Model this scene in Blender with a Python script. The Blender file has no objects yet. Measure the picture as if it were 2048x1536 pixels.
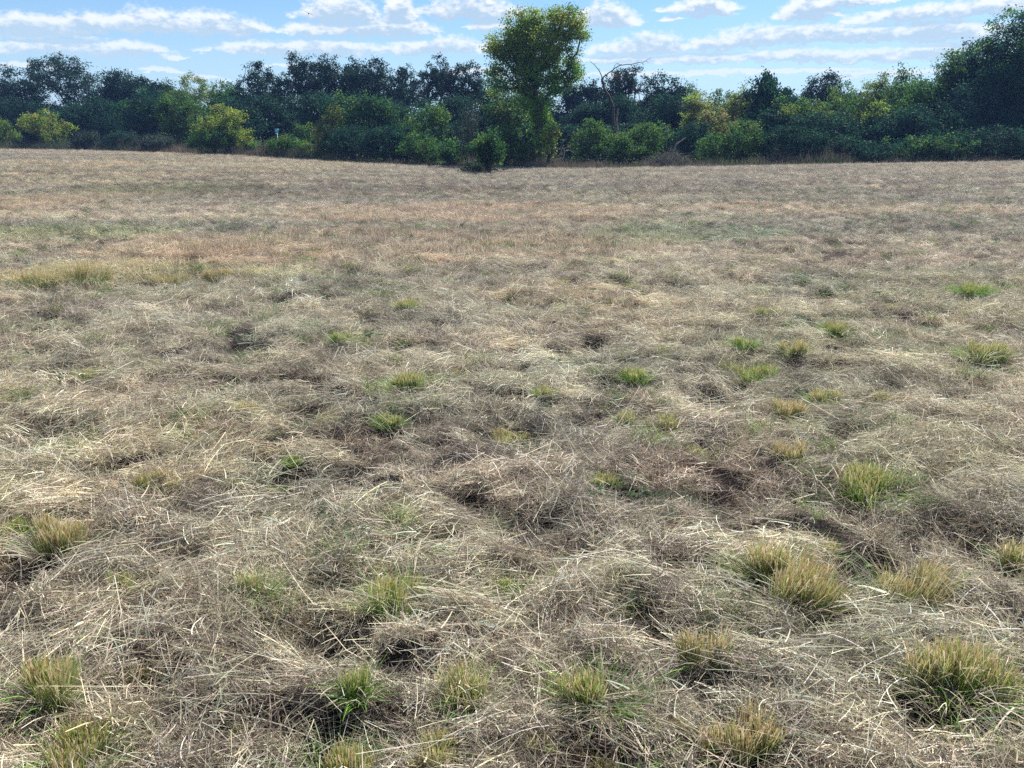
import bpy, math, random
import numpy as np
from mathutils import Vector

random.seed(7)
R = np.random.default_rng(11)
C = bpy.context.scene
COL = C.collection
rad = math.radians

# ------------------------------------------------------------------ camera, sky, sun, exposure
PW, PH, FPX, HORIZON, EYE = 2048, 1536, 1590.0, 288.0, 1.62
PITCH = math.atan((PH / 2 - HORIZON) / FPX)
cd = bpy.data.cameras.new('camera')
cam = bpy.data.objects.new('camera', cd)
COL.objects.link(cam)
cam.location = (0, 0, EYE)
cam.rotation_euler = (math.pi / 2 - PITCH, 0, 0)
cd.sensor_width = 36
cd.lens = 36 * FPX / PW
cd.clip_start = 0.05
cd.clip_end = 3000
C.camera = cam

SUN_EL, SUN_AZ = 50.0, 34.0           # azimuth clockwise from straight ahead
SKY_STRENGTH, SUN_STRENGTH = 0.09, 5.0
C.view_settings.view_transform = 'Standard'
C.view_settings.look = 'None'
C.view_settings.exposure = 0.86
C.view_settings.gamma = 1.0
C.view_settings.use_curve_mapping = False
C.cycles.use_denoising = False
C.cycles.max_bounces = 4
C.cycles.diffuse_bounces = 2
C.cycles.transmission_bounces = 4
C.cycles.transparent_max_bounces = 4
C.cycles.volume_bounces = 0
C.cycles.sample_clamp_indirect = 3.0
C.cycles.sample_clamp_direct = 12.0
C.cycles.use_adaptive_sampling = True
C.cycles.adaptive_threshold = 0.011


def ray(px, py):
    """world direction through a pixel of the photograph"""
    u, v = (px - PW / 2) / FPX, (PH / 2 - py) / FPX
    c, s = math.cos(PITCH), math.sin(PITCH)
    d = np.array([u, c + v * s, -s + v * c])
    return d / np.linalg.norm(d)


def nd(nt, typ, **kw):
    n = nt.nodes.new(typ)
    for k, v in kw.items():
        setattr(n, k, v)
    return n


def mth(nt, op, a, b=None, c=None, clamp=False):
    n = nt.nodes.new('ShaderNodeMath')
    n.operation = op
    n.use_clamp = clamp
    for i, v in enumerate((a, b, c)):
        if v is None:
            continue
        if isinstance(v, (int, float)):
            n.inputs[i].default_value = v
        else:
            nt.links.new(v, n.inputs[i])
    return n.outputs[0]


def smooth(nt, x, lo, hi):
    n = nt.nodes.new('ShaderNodeMapRange')
    n.interpolation_type = 'SMOOTHSTEP'
    n.inputs['From Min'].default_value = lo
    n.inputs['From Max'].default_value = hi
    nt.links.new(x, n.inputs['Value'])
    return n.outputs['Result']


# clouds: (centre, base, half width, height) read off the photograph, kept as angles on the sky
CLOUDS = [(60, 57, 95, 26), (190, 56, 80, 27), (300, 58, 95, 36), (420, 60, 110, 34), (505, 60, 45, 16), (90, 72, 90, 14),
          (150, 104, 165, 26), (5, 104, 50, 16), (250, 100, 80, 18), (350, 116, 26, 7), (680, 34, 88, 40), (640, 66, 85, 22),
          (740, 66, 125, 28), (805, 62, 75, 26), (800, 30, 38, 34), (940, 30, 115, 38), (975, 56, 50, 20), (1210, 45, 74, 36),
          (1160, 45, 50, 20), (520, 104, 110, 20), (650, 104, 150, 24), (830, 104, 90, 22), (900, 100, 90, 26), (990, 102, 60, 18),
          (1220, 104, 55, 18), (1300, 100, 85, 34), (1430, 96, 85, 22), (1345, 40, 24, 9), (1400, 20, 80, 22), (1430, 30, 40, 12),
          (1530, 82, 120, 30), (1620, 74, 110, 26), (1740, 76, 110, 24), (1860, 72, 110, 34), (1970, 76, 90, 26),
          (1250, 124, 110, 16), (1400, 122, 130, 18), (1580, 118, 150, 20), (1750, 118, 150, 20), (1900, 104, 120, 18),
          (1615, 30, 60, 34), (1700, 8, 90, 18), (1850, 34, 150, 22), (1980, 24, 100, 30), (1500, 146, 230, 9), (1250, 150, 160, 8),
          (950, 150, 80, 16), (400, 158, 60, 7), (320, 142, 50, 8), (1780, 150, 150, 10), (60, 134, 80, 8), (600, 134, 70, 8)]


def cloud_group():
    g = bpy.data.node_groups.new('cloud_field', 'ShaderNodeTree')
    g.interface.new_socket('X', in_out='INPUT', socket_type='NodeSocketFloat')
    g.interface.new_socket('Y', in_out='INPUT', socket_type='NodeSocketFloat')
    g.interface.new_socket('D', in_out='OUTPUT', socket_type='NodeSocketFloat')
    gi, go = g.nodes.new('NodeGroupInput'), g.nodes.new('NodeGroupOutput')
    X, Y = gi.outputs['X'], gi.outputs['Y']
    cur = None
    for (px, py, w, h) in CLOUDS:
        d = ray(px, py)
        ax = math.atan2(d[0], d[1]) * FPX
        ay = math.asin(d[2]) * FPX
        w *= 1.04
        dx = mth(g, 'MULTIPLY', mth(g, 'SUBTRACT', X, ax), 1.0 / w)
        dx2 = mth(g, 'MULTIPLY', dx, dx)
        top = mth(g, 'SUBTRACT', 1.0, dx2)
        dy = mth(g, 'MULTIPLY', mth(g, 'SUBTRACT', Y, ay), 1.0 / h)
        below = mth(g, 'MULTIPLY', mth(g, 'MINIMUM', dy, 0.0), 3.2)      # quick fall-off under the flat base
        above = mth(g, 'MAXIMUM', dy, 0.0)
        v = mth(g, 'ADD', mth(g, 'SUBTRACT', top, above), below)
        cur = v if cur is None else mth(g, 'SMOOTH_MAX', cur, v, 0.12)
    g.links.new(cur, go.inputs['D'])
    return g


w = bpy.data.worlds.new('World')
C.world = w
w.use_nodes = True
nt = w.node_tree
nt.nodes.clear()
out = nd(nt, 'ShaderNodeOutputWorld')
bg = nd(nt, 'ShaderNodeBackground')
nt.links.new(bg.outputs[0], out.inputs[0])
bg.inputs[1].default_value = SKY_STRENGTH
sky = nd(nt, 'ShaderNodeTexSky', sky_type='NISHITA', sun_disc=False)
sky.sun_elevation = rad(SUN_EL)
sky.sun_rotation = rad(SUN_AZ)
sky.air_density = 1.0
sky.dust_density = 0.3
sky.ozone_density = 2.0
tc = nd(nt, 'ShaderNodeTexCoord')
sep = nd(nt, 'ShaderNodeSeparateXYZ')
nt.links.new(tc.outputs['Generated'], sep.inputs[0])
az = mth(nt, 'MULTIPLY', mth(nt, 'ARCTAN2', sep.outputs[0], sep.outputs[1]), FPX)
el = mth(nt, 'MULTIPLY', mth(nt, 'ARCSINE', sep.outputs[2]), FPX)
cmb = nd(nt, 'ShaderNodeCombineXYZ')
nt.links.new(mth(nt, 'MULTIPLY', az, 1 / 34.0), cmb.inputs[0])
nt.links.new(mth(nt, 'MULTIPLY', el, 1 / 17.0), cmb.inputs[1])
no = nd(nt, 'ShaderNodeTexNoise', noise_dimensions='3D')
nt.links.new(cmb.outputs[0], no.inputs['Vector'])
no.inputs['Scale'].default_value = 1.0
no.inputs['Detail'].default_value = 6.0
no.inputs['Roughness'].default_value = 0.62
nz = mth(nt, 'SUBTRACT', no.outputs['Fac'], 0.5)
grp = cloud_group()


def field(dy):
    n = nt.nodes.new('ShaderNodeGroup')
    n.node_tree = grp
    nt.links.new(mth(nt, 'ADD', az, mth(nt, 'MULTIPLY', nz, 40.0)), n.inputs['X'])
    nt.links.new(mth(nt, 'ADD', mth(nt, 'ADD', el, dy), mth(nt, 'MULTIPLY', nz, 26.0)), n.inputs['Y'])
    return n.outputs['D']


D0, D1 = field(0.0), field(9.0)
cm3 = nd(nt, 'ShaderNodeCombineXYZ')
nt.links.new(mth(nt, 'MULTIPLY', az, 1 / 13.0), cm3.inputs[0])
nt.links.new(mth(nt, 'MULTIPLY', el, 1 / 9.0), cm3.inputs[1])
no3 = nd(nt, 'ShaderNodeTexNoise', noise_dimensions='3D')
nt.links.new(cm3.outputs[0], no3.inputs['Vector'])
no3.inputs['Scale'].default_value = 1.0
no3.inputs['Detail'].default_value = 3.0
nf = mth(nt, 'SUBTRACT', no3.outputs['Fac'], 0.5)
dens = mth(nt, 'ADD', mth(nt, 'ADD', D0, mth(nt, 'MULTIPLY', nz, 1.7)), mth(nt, 'MULTIPLY', nf, 0.9))
# clouds of the same sort over the rest of the sky (seen by nothing but the light and other cameras)
pz = mth(nt, 'ADD', sep.outputs[2], 0.06)
cm2 = nd(nt, 'ShaderNodeCombineXYZ')
nt.links.new(mth(nt, 'DIVIDE', sep.outputs[0], pz), cm2.inputs[0])
nt.links.new(mth(nt, 'DIVIDE', sep.outputs[1], pz), cm2.inputs[1])
n2 = nd(nt, 'ShaderNodeTexNoise', noise_dimensions='3D')
nt.links.new(cm2.outputs[0], n2.inputs['Vector'])
n2.inputs['Scale'].default_value = 0.9
n2.inputs['Detail'].default_value = 6.0
wide = mth(nt, 'MULTIPLY', smooth(nt, n2.outputs['Fac'], 0.52, 0.66),
           mth(nt, 'MAXIMUM', smooth(nt, el, 300.0, 420.0), smooth(nt, mth(nt, 'ABSOLUTE', az), 1020.0, 1250.0)))
wide = mth(nt, 'MULTIPLY', wide, smooth(nt, sep.outputs[2], 0.0, 0.05))
mask = smooth(nt, dens, -0.14, 0.46)
lit = mth(nt, 'SUBTRACT', dens, mth(nt, 'ADD', D1, mth(nt, 'MULTIPLY', nz, 0.4)))
lit = smooth(nt, mth(nt, 'ADD', mth(nt, 'MULTIPLY', D1, -1.0), mth(nt, 'ADD', mth(nt, 'MULTIPLY', nz, 1.5), mth(nt, 'MULTIPLY', nf, 0.8))), -0.66, 0.08)
cc = nd(nt, 'ShaderNodeMix', data_type='RGBA')
nt.links.new(lit, cc.inputs[0])
K = 1.0 / SKY_STRENGTH
cc.inputs[6].default_value = (0.275 * K, 0.36 * K, 0.46 * K, 1)      # grey-blue bellies
cc.inputs[7].default_value = (0.60 * K, 0.60 * K, 0.60 * K, 1)      # sunlit tops
# clear sky: the Nishita sky with its near-horizon glare scaled to the photograph's blue
tint = nd(nt, 'ShaderNodeMix', data_type='RGBA', blend_type='MULTIPLY')
tint.inputs[0].default_value = 1.0
nt.links.new(sky.outputs[0], tint.inputs[6])
tint.inputs[7].default_value = (0.50, 0.68, 0.86, 1)
mx = nd(nt, 'ShaderNodeMix', data_type='RGBA')
nt.links.new(mth(nt, 'MAXIMUM', mth(nt, 'MULTIPLY', mask, 0.93), mth(nt, 'MULTIPLY', wide, 0.8)), mx.inputs[0])
nt.links.new(tint.outputs[2], mx.inputs[6])
nt.links.new(cc.outputs[2], mx.inputs[7])
hzx = nd(nt, 'ShaderNodeMix', data_type='RGBA')                      # pale air low over the horizon, all the way round
nt.links.new(mth(nt, 'MULTIPLY', smooth(nt, mth(nt, 'MULTIPLY', el, -1.0), -330.0, 20.0), .80), hzx.inputs[0])
nt.links.new(mx.outputs[2], hzx.inputs[6])
hzx.inputs[7].default_value = (0.36 * K, 0.48 * K, 0.57 * K, 1)
nt.links.new(hzx.outputs[2], bg.inputs[0])

sd = bpy.data.lights.new('sun', 'SUN')
sd.energy = SUN_STRENGTH
sd.angle = rad(0.6)
sd.color = (1.0, 0.965, 0.91)
sun = bpy.data.objects.new('sun', sd)
COL.objects.link(sun)
sv = Vector((math.sin(rad(SUN_AZ)) * math.cos(rad(SUN_EL)), math.cos(rad(SUN_AZ)) * math.cos(rad(SUN_EL)), math.sin(rad(SUN_EL))))
sun.rotation_euler = (-sv).to_track_quat('-Z', 'Y').to_euler()
sun.location = (0, 0, 40)

# ------------------------------------------------------------------ noise and terrain


def _hash(ix, iy, s):
    h = (ix.astype(np.int64) * 374761393 + iy.astype(np.int64) * 668265263 + s * 1274126177) & 0xffffffff
    h = ((h ^ (h >> 13)) * 1274126177) & 0xffffffff
    return ((h ^ (h >> 16)) & 0xffff) / 65535.0


def vnoise(x, y, s=0):
    ix, iy = np.floor(x), np.floor(y)
    fx, fy = x - ix, y - iy
    fx, fy = fx * fx * (3 - 2 * fx), fy * fy * (3 - 2 * fy)
    a, b = _hash(ix, iy, s), _hash(ix + 1, iy, s)
    c, d = _hash(ix, iy + 1, s), _hash(ix + 1, iy + 1, s)
    return (a + (b - a) * fx) * (1 - fy) + (c + (d - c) * fx) * fy


def fbm(x, y, s=0, o=4):
    x, y = np.asarray(x, float), np.asarray(y, float)
    t, a, n = 0.0, 0.5, 0.0
    for i in range(o):
        t = t + a * vnoise(x, y, s + i * 17)
        n += a
        a *= 0.5
        x, y = x * 2.03 + 13.7, y * 2.03 - 7.1
    return t / n                                         # 0..1, mean 0.5


def sstep(x, a, b):
    t = np.clip((x - a) / (b - a), 0, 1)
    return t * t * (3 - 2 * t)


# where the mown field ends: photograph column, row, distance
EDGE = [(-200, 296, 92), (0, 299, 88), (250, 304, 82), (450, 311, 76), (650, 324, 69), (850, 334, 64), (950, 338, 62),
        (1200, 339, 61), (1500, 333, 62), (1800, 328, 62), (2048, 324, 62), (2300, 321, 62)]
EU, EYD, EZ = [], [], []
for (px, py, yd) in EDGE:
    d = ray(px, py)
    EU.append(d[0] / d[1])
    EYD.append(yd)
    EZ.append(EYE + d[2] / d[1] * yd)


def edge_y(u):
    return np.interp(u, EU, EYD)


def terrain(x, y):
    x, y = np.asarray(x, float), np.asarray(y, float)
    yy = np.maximum(y, 1.0)
    u = np.clip(x / yy, EU[0], EU[-1])
    ye, ze = np.interp(u, EU, EYD), np.interp(u, EU, EZ)
    t = np.clip((yy - 14) / (ye - 14), 0, 1)
    base = ze * t * t * (1.6 - 0.6 * t)
    swale = -0.16 * np.exp(-((yy - 33) / 9.0) ** 2) * sstep(-u, -0.1, 0.35)
    return base + swale


# dark hollows between the swaths (photograph column, row, radius in metres, depth)
HOLLOW_PX = [(430, 1465, .13, .10), (1060, 1420, .07, .05), (700, 1440, .10, .06), (100, 1520, .10, .06), (1590, 1225, .12, .07),
             (1800, 1190, .10, .05), (1500, 1170, .09, .05), (1400, 1145, .09, .05), (1180, 1410, .08, .05), (1520, 1300, .10, .05),
             (870, 1100, .16, .07), (440, 1120, .12, .05), (1170, 712, .28, .12), (1440, 812, .22, .10), (1030, 875, .20, .09),
             (1450, 1010, .25, .09), (1290, 1010, .2, .07), (2010, 950, .2, .08), (940, 1010, .15, .05), (600, 845, .2, .08),
             (480, 700, .3, .11), (250, 560, .5, .12), (1500, 575, .5, .1), (1650, 600, .4, .1), (1240, 740, .2, .07), (760, 940, .15, .06),
             (1600, 740, .3, .09), (1560, 1390, .1, .05), (1680, 1325, .1, .05), (350, 1240, .12, .05), (640, 1290, .1, .05),
             (1190, 780, .2, .08), (1880, 700, .25, .08), (230, 1100, .12, .05), (930, 830, .15, .06), (780, 700, .25, .08),
             (1100, 930, .15, .06), (1750, 1190, .1, .05), (570, 930, .12, .05), (700, 655, .3, .09), (1930, 780, .2, .07)]
HOLLOWS = []
for (px, py, r, dp) in HOLLOW_PX:
    d = ray(px, py)
    t = EYE / -d[2]
    HOLLOWS.append((d[0] * t, d[1] * t, r * .72, dp * .8))


# cut tufts: column, row of the base, width and height in pixels, greenness 0..1, lean, label
TUFTS = [
    (95, 1418, 120, 92, .35, 0, 'straw-coloured cut grass tuft with square top at lower left edge of the field'),
    (425, 1455, 130, 66, .75, 0, 'mossy green capped tuft over the darkest hollow, lower left'),
    (715, 1412, 62, 76, .8, 0, 'small green tuft between two straw-topped ones, lower left of centre'),
    (935, 1418, 105, 92, .5, 0, 'upright green tuft with tan tips just left of centre at bottom'),
    (1200, 1412, 150, 92, .6, -.1, 'wide bright green tuft with flat cut straw top, bottom centre'),
    (1405, 1345, 100, 88, .18, 0, 'tan flat-cut tuft standing alone above a hollow, right of centre'),
    (1910, 1395, 200, 100, .35, .1, 'broad tan and green tuft at the lower right corner'),
    (1185, 1520, 190, 72, .35, 0, 'tan and green tuft cropped by the bottom edge at centre'),
    (1485, 1508, 170, 84, .15, 0, 'orange-tan square-cut tuft at bottom right of centre'),
    (660, 1545, 180, 96, .5, 0, 'big bright green and straw tuft cut by the bottom edge'),
    (880, 1530, 110, 70, .4, 0, 'thin tan tuft on the bottom edge left of centre'),
    (165, 1525, 170, 66, .45, .1, 'low brown and green tuft near the bottom left corner'),
    (800, 1225, 130, 84, .65, .15, 'green tuft with blond tips above a sandy swath, left of centre'),
    (1605, 1205, 180, 104, .25, .3, 'swept-over golden tuft with long stems above a dark hole'),
    (1815, 1190, 150, 96, .3, .35, 'leaning olive tuft beside a hollow near the right edge'),
    (1515, 1160, 120, 76, .35, -.2, 'yellow-green tuft left of the swept-over golden one'),
    (1740, 985, 190, 80, .6, -.1, 'pale green loose clump of long grass in the right middle'),
    (1580, 935, 80, 58, .2, 0, 'little tan tuft left of the pale green clump'),
    (1320, 862, 100, 52, .6, 0, 'green-centred tuft with brown crown at middle right'),
    (1015, 868, 110, 58, .5, 0, 'dark green tuft over a hollow near the middle of the field'),
    (1570, 840, 80, 46, .15, .1, 'golden tuft with light rounded top, middle right'),
    (500, 838, 60, 40, .3, 0, 'narrow straw tuft in the left middle of the field'),
    (820, 785, 100, 40, .55, 0, 'low yellow-green tuft with one bright sprig, left of centre'),
    (1490, 745, 130, 50, .8, -.1, 'spreading bright green clump at middle right'),
    (1485, 705, 50, 34, .95, 0, 'small vivid green tuft behind the spreading clump'),
    (1590, 712, 70, 36, .3, 0, 'tan mid-field tuft right of the vivid green one'),
    (1955, 725, 90, 46, .5, .1, 'light green loose tuft near the right border'),
    (1270, 770, 60, 40, .7, 0, 'yellow-green sprout tuft slightly right of centre'),
    (930, 742, 60, 32, .4, 0, 'faint olive tuft in the centre of the field'),
    (1645, 812, 80, 36, .5, 0, 'olive tuft behind the golden rounded one'),
    (1760, 800, 70, 36, .55, 0, 'short dark green tuft toward the right side'),
    (1940, 600, 60, 34, .9, 0, 'fresh green tuft far out near the right border'),
    (1790, 612, 40, 24, .9, 0, 'tiny bright green sprout far out on the right'),
    (1530, 638, 50, 28, .7, 0, 'small green tuft in the distance right of centre'),
    (1670, 668, 60, 30, .6, 0, 'dull green tuft two hollows behind the dark one, right'),
    (810, 624, 56, 26, .5, 0, 'olive tuft in the distance left of centre'),
    (1120, 566, 50, 20, .5, 0, 'distant khaki tuft just right of centre'),
    (440, 556, 70, 26, .1, 0, 'golden standing tuft at the right end of the yellow patch'),
    (90, 575, 130, 44, .2, .1, 'tall yellow grass tuft at left side of the yellow patch'),
    (160, 570, 120, 46, .1, 0, 'brightest golden grass tuft in the yellow patch on the left'),
    (330, 566, 110, 36, .2, 0, 'pale yellow tuft in the middle of the yellow patch'),
    (30, 1070, 70, 54, .75, 0, 'green sprig tuft at the far left edge'),
    (110, 1105, 120, 66, .2, 0, 'blond shaggy tuft beside the green sprig at the left edge'),
    (150, 998, 70, 36, .6, 0, 'yellow-green little tuft above the blond shaggy one, left'),
    (320, 985, 90, 44, .25, .1, 'tan tuft in the left middle with spiky top'),
    (590, 935, 50, 24, .9, 0, 'dark green low rosette in a hollow, left of centre'),
    (1255, 852, 50, 40, .4, 0, 'thin olive tuft beside the green-centred tuft'),
    (2040, 1135, 60, 60, .3, -.1, 'orange-green tuft cropped by the right edge'),
    (760, 1150, 60, 30, .3, 0, 'flattened tan tuft behind the blond-tipped green one'),
    (1640, 1095, 90, 50, .5, 0, 'olive fringe tuft above the swept-over golden one'),
    (1205, 975, 70, 36, .5, 0, 'soft green tuft in shaded hay at the centre right'),
    (660, 830, 70, 32, .6, 0, 'small patchy green tuft left of the middle hollow'),
    (780, 858, 60, 36, .7, 0, 'yellow-green tuft with white stalk beside it, left of centre'),
    (250, 1180, 60, 40, .6, 0, 'green blades in the shaded hay at left'),
    (515, 1205, 60, 56, .8, 0, 'upright fresh green blades left of centre, lower field'),
    (402, 890, 46, 30, .9, 0, 'little vivid green tuft left of the middle of the field'),
    (545, 975, 44, 26, .95, 0, 'small dark green weed tuft left of centre, above the fresh blades'),
    (465, 985, 40, 22, .9, 0, 'low bright green weed between two tan tufts, left'),
    (185, 760, 60, 28, .5, 0, 'olive tuft in the left part of the middle field'),
    (685, 692, 44, 36, .8, 0, 'thin pale green sprig above the long hollow, left of centre'),
    (1090, 800, 60, 28, .6, 0, 'low green tuft just right of the field centre'),
    (1385, 905, 60, 30, .6, 0, 'muted green tuft in front of the green-centred one'),
    (290, 1330, 70, 50, .3, 0, 'tan stub tuft above the mossy capped one, lower left'),
    (1065, 1500, 70, 50, .5, 0, 'narrow green and tan tuft between two bottom-edge tufts'),
    (1330, 1470, 70, 44, .4, .1, 'small ragged tuft left of the orange-tan square one'),
    (1000, 1200, 30, 50, .9, .2, 'single dark green spiky sprout right of the blond-tipped tuft'),
]
for (px, py, wp, hp, *_) in TUFTS:
    d = ray(px, py + hp * .35)
    t = EYE / -d[2]
    r_ = wp * t / FPX * .5
    HOLLOWS.append((d[0] * t, d[1] * t, max(.05, r_ * .8), min(.055, .02 + hp * t / FPX * .22)))


def hollow(x, y):
    h = np.zeros_like(np.asarray(x, float))
    for (hx, hy, r, dp) in HOLLOWS:
        q = ((x - hx) / (r * 1.5)) ** 2 + ((y - hy) / r) ** 2
        h = np.maximum(h, np.exp(-q * q) * dp * .75)
    return h


def pits(x, y):
    x, y = np.asarray(x, float), np.asarray(y, float)
    k = sstep(y, 8, 30)
    a = fbm(x * 5.2, y * 8.4, 151, 2)
    b = fbm(x * 1.5, y * 3.0, 157, 2)
    return np.maximum(sstep(a, .58, .66) * (1 - .3 * k), sstep(b, .64, .74))


def relief(x, y):
    x, y = np.asarray(x, float), np.asarray(y, float)
    wx, wy = x + 0.25 * fbm(x * 1.3, y * 1.3, 5), y + 0.35 * fbm(x * 0.5, y * 0.8, 9)
    r = 0.05 * (fbm(wx * 0.55, wy * 1.45, 1, 3) - 0.5)                # swaths lying across the view
    r += 0.07 * (fbm(wx * 0.10, wy * 1.15, 4, 2) - 0.5) * sstep(y, 6, 16)      # rows left by the mower
    r += 0.062 * (np.abs(2 * fbm(wx * 2.2, wy * 3.9, 2, 3) - 1) - .25)      # lumps with creased valleys
    r += 0.060 * (np.abs(2 * fbm(wx * 5.0, wy * 7.5, 3, 2) - 1) - .25)
    return r - hollow(x, y) - .065 * pits(x, y) * (1 - sstep(y, 30, 60) * .5)


def height(x, y):
    return terrain(x, y) + relief(x, y)


def ground_at(px, py):
    d = ray(px, py)
    lo, hi = 0.5, 200.0
    ts = np.exp(np.linspace(math.log(0.8), math.log(160), 900))
    g = EYE + d[2] * ts - terrain(d[0] * ts, d[1] * ts)
    i = int(np.argmax(g < 0)) if (g < 0).any() else len(ts) - 1
    t = ts[i]
    return float(d[0] * t), float(d[1] * t)


def x_at(px, y):
    d = ray(px, HORIZON)
    return float(d[0] / d[1] * y)


def z_at(px, py, y):
    d = ray(px, py)
    return float(EYE + d[2] / d[1] * y)


# patches of the field with a colour of their own (column, row, half width, half height in pixels, colour, strength)
PATCH_PX = [(820, 490, 620, 38, (1.05, .92, .84), .7), (450, 515, 260, 22, (1.04, .91, .84), .5), (950, 430, 420, 22, (.98, .84, .80), .6),
            (700, 385, 420, 16, (.80, .72, .70), .7), (330, 380, 200, 14, (.62, .74, .56), .85), (120, 400, 160, 26, (1.04, .88, .80), .6),
            (120, 470, 260, 16, (.85, 1.05, .66), .75), (1380, 468, 200, 20, (.74, .98, .80), .7), (1280, 485, 150, 18, (.76, .95, .80), .5),
            (250, 554, 250, 30, (1.08, 1.10, .74), .62), (60, 560, 110, 26, (1.12, 1.12, .70), .6), (560, 556, 120, 14, (1.08, 1.08, .76), .6), (80, 628, 200, 22, (.66, .60, .66), .75),
            (330, 600, 180, 22, (.72, .76, .72), .6), (60, 665, 160, 18, (.86, 1.02, .78), .6), (1700, 420, 330, 18, (1.05, .94, .86), .4),
            (1600, 380, 420, 20, (.92, .88, .88), .5), (1900, 590, 220, 60, (.88, .96, .84), .5), (1700, 700, 420, 80, (.86, .93, .82), .5),
            (1800, 900, 260, 60, (.86, .98, .86), .5), (1450, 960, 260, 60, (.84, .72, .70), .6), (300, 325, 460, 22, (1.14, 1.12, .98), .8),
            (1150, 600, 200, 40, (1.12, 1.02, .86), .5), (500, 900, 420, 90, (1.08, 1.0, .84), .4), (1250, 1500, 500, 60, (.86, .78, .80), .4),
            (300, 1100, 260, 60, (.86, .86, .84), .4), (1500, 1000, 120, 40, (.66, .62, .62), .5), (80, 345, 90, 30, (1.06, .94, .88), .4),
            (700, 1230, 300, 60, (1.08, 1.04, .88), .5), (150, 1450, 260, 40, (1.1, 1.08, .86), .5), (1900, 1080, 260, 50, (.98, .92, .84), .4)]
PATCH = []
for (px, py, hw, hh, c, k) in PATCH_PX:
    x0, y0 = ground_at(px, py)
    xa, ya = ground_at(px, py - hh)
    xb, yb = ground_at(px, py + hh)
    PATCH.append((x0, y0, hw / FPX * y0, max((ya - yb) / 2, .1), np.array(c) ** .8, k * .8))


def field_tint(x, y):
    n = len(x)
    t = np.ones((n, 3))
    a = fbm(x * 0.16, y * 0.22, 31, 4)[:, None]
    b = fbm(x * 0.5, y * 0.8, 37, 3)[:, None]
    c = fbm(x * 1.8, y * 2.6, 41, 3)[:, None]
    t = t * (1 + (a - .5) * np.array([.14, .10, -.02])) * (1 + (b - .5) * np.array([.16, .24, .18]))
    t = t * (1 + (c - .5) * np.array([.56, .52, .50]))
    h1 = fbm(x * 1.1 + 5, y * 1.9, 171, 3)[:, None] - .5
    h2 = fbm(x * .45 + 9, y * .9, 173, 3)[:, None] - .5
    t = t * (1 + h1 * np.array([.16, .06, .04])) * (1 + h2 * np.array([.12, .06, .02]))
    row = fbm(x * .045 + y * .01, y * .55 + x * .02, 163, 3)[:, None]
    far_ = sstep(y, 7, 18)[:, None]
    t = t * (1 + (row - .5) * far_ * np.array([.80, .66, .58]))
    wob = 1 + 0.9 * (fbm(x * 0.5, y * 0.9, 43, 3) - .5)
    for (x0, y0, rx, ry, col, k) in PATCH:
        q = ((x - x0) / rx) ** 2 + ((y - y0) / ry) ** 2
        m = (k * sstep(-q * wob, -1.25, -0.35))[:, None]
        t = t * (1 - m + m * col)
    return t


# ------------------------------------------------------------------ mesh helpers


def mesh_np(name, V, Q, col=None, mat=None, smooth_=False):
    """V (n,3), Q (m,3|4) faces, col (n,3) per-point colours"""
    V, Q = np.asarray(V, np.float32), np.asarray(Q, np.int32)
    me = bpy.data.meshes.new(name)
    me.vertices.add(len(V))
    me.vertices.foreach_set('co', V.ravel())
    k = Q.shape[1]
    me.loops.add(Q.size)
    me.polygons.add(len(Q))
    me.loops.foreach_set('vertex_index', Q.ravel())
    me.polygons.foreach_set('loop_start', np.arange(0, Q.size, k, dtype=np.int32))
    if smooth_:
        me.polygons.foreach_set('use_smooth', np.ones(len(Q), bool))
    if col is not None:
        a = me.color_attributes.new('Col', 'FLOAT_COLOR', 'POINT')
        a.data.foreach_set('color', np.concatenate([np.clip(col, 0, 1), np.ones((len(V), 1))], 1).astype(np.float32).ravel())
    me.update(calc_edges=True)
    if mat:
        me.materials.append(mat)
    return me


def link(name, me, parent=None, loc=None):
    o = bpy.data.objects.new(name, me)
    COL.objects.link(o)
    if parent:
        o.parent = parent
    if loc is not None:
        o.location = loc
    return o


def tag(o, label=None, cat=None, group=None, kind=None):
    for k, v in (('label', label), ('category', cat), ('group', group), ('kind', kind)):
        if v:
            o[k] = v
    return o


def norm(a):
    return a / np.maximum(np.linalg.norm(a, axis=-1, keepdims=True), 1e-9)


def ribbons(P, D, L, W, B, c0, c1, seg=3, tip=0.35, base=1.0, roll=None, grad=1.0):
    """n bent strips: start P, direction D, length L, width W, bend vector B (added as t^2), colours from c0 to c1"""
    n = len(P)
    D = norm(D)
    if roll is None:
        roll = norm(R.normal(size=(n, 3)))
    S = norm(np.cross(D, roll))
    t = np.linspace(0, 1, seg + 1)
    ctr = P[:, None] + D[:, None] * (L[:, None] * t)[..., None] + B[:, None] * (t ** 2)[None, :, None]
    wt = (base + (tip - base) * t ** 1.5)
    off = S[:, None] * (W[:, None] * wt * .5)[..., None]
    V = np.stack([ctr - off, ctr + off], 2).reshape(-1, 3)
    cc_ = c0[:, None] + (c1 - c0)[:, None] * (t ** grad)[None, :, None]
    Cc = np.repeat(cc_[:, :, None], 2, 2).reshape(-1, 3)
    i = (np.arange(n) * (seg + 1) * 2)[:, None] + (np.arange(seg) * 2)[None]
    Q = np.stack([i, i + 1, i + 3, i + 2], -1).reshape(-1, 4)
    return V, Q, Cc


def join(parts):
    V, Q, Cc, o = [], [], [], 0
    for v, q, c in parts:
        V.append(v)
        Q.append(q + o)
        Cc.append(c)
        o += len(v)
    return np.concatenate(V), np.concatenate(Q), np.concatenate(Cc)


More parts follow.
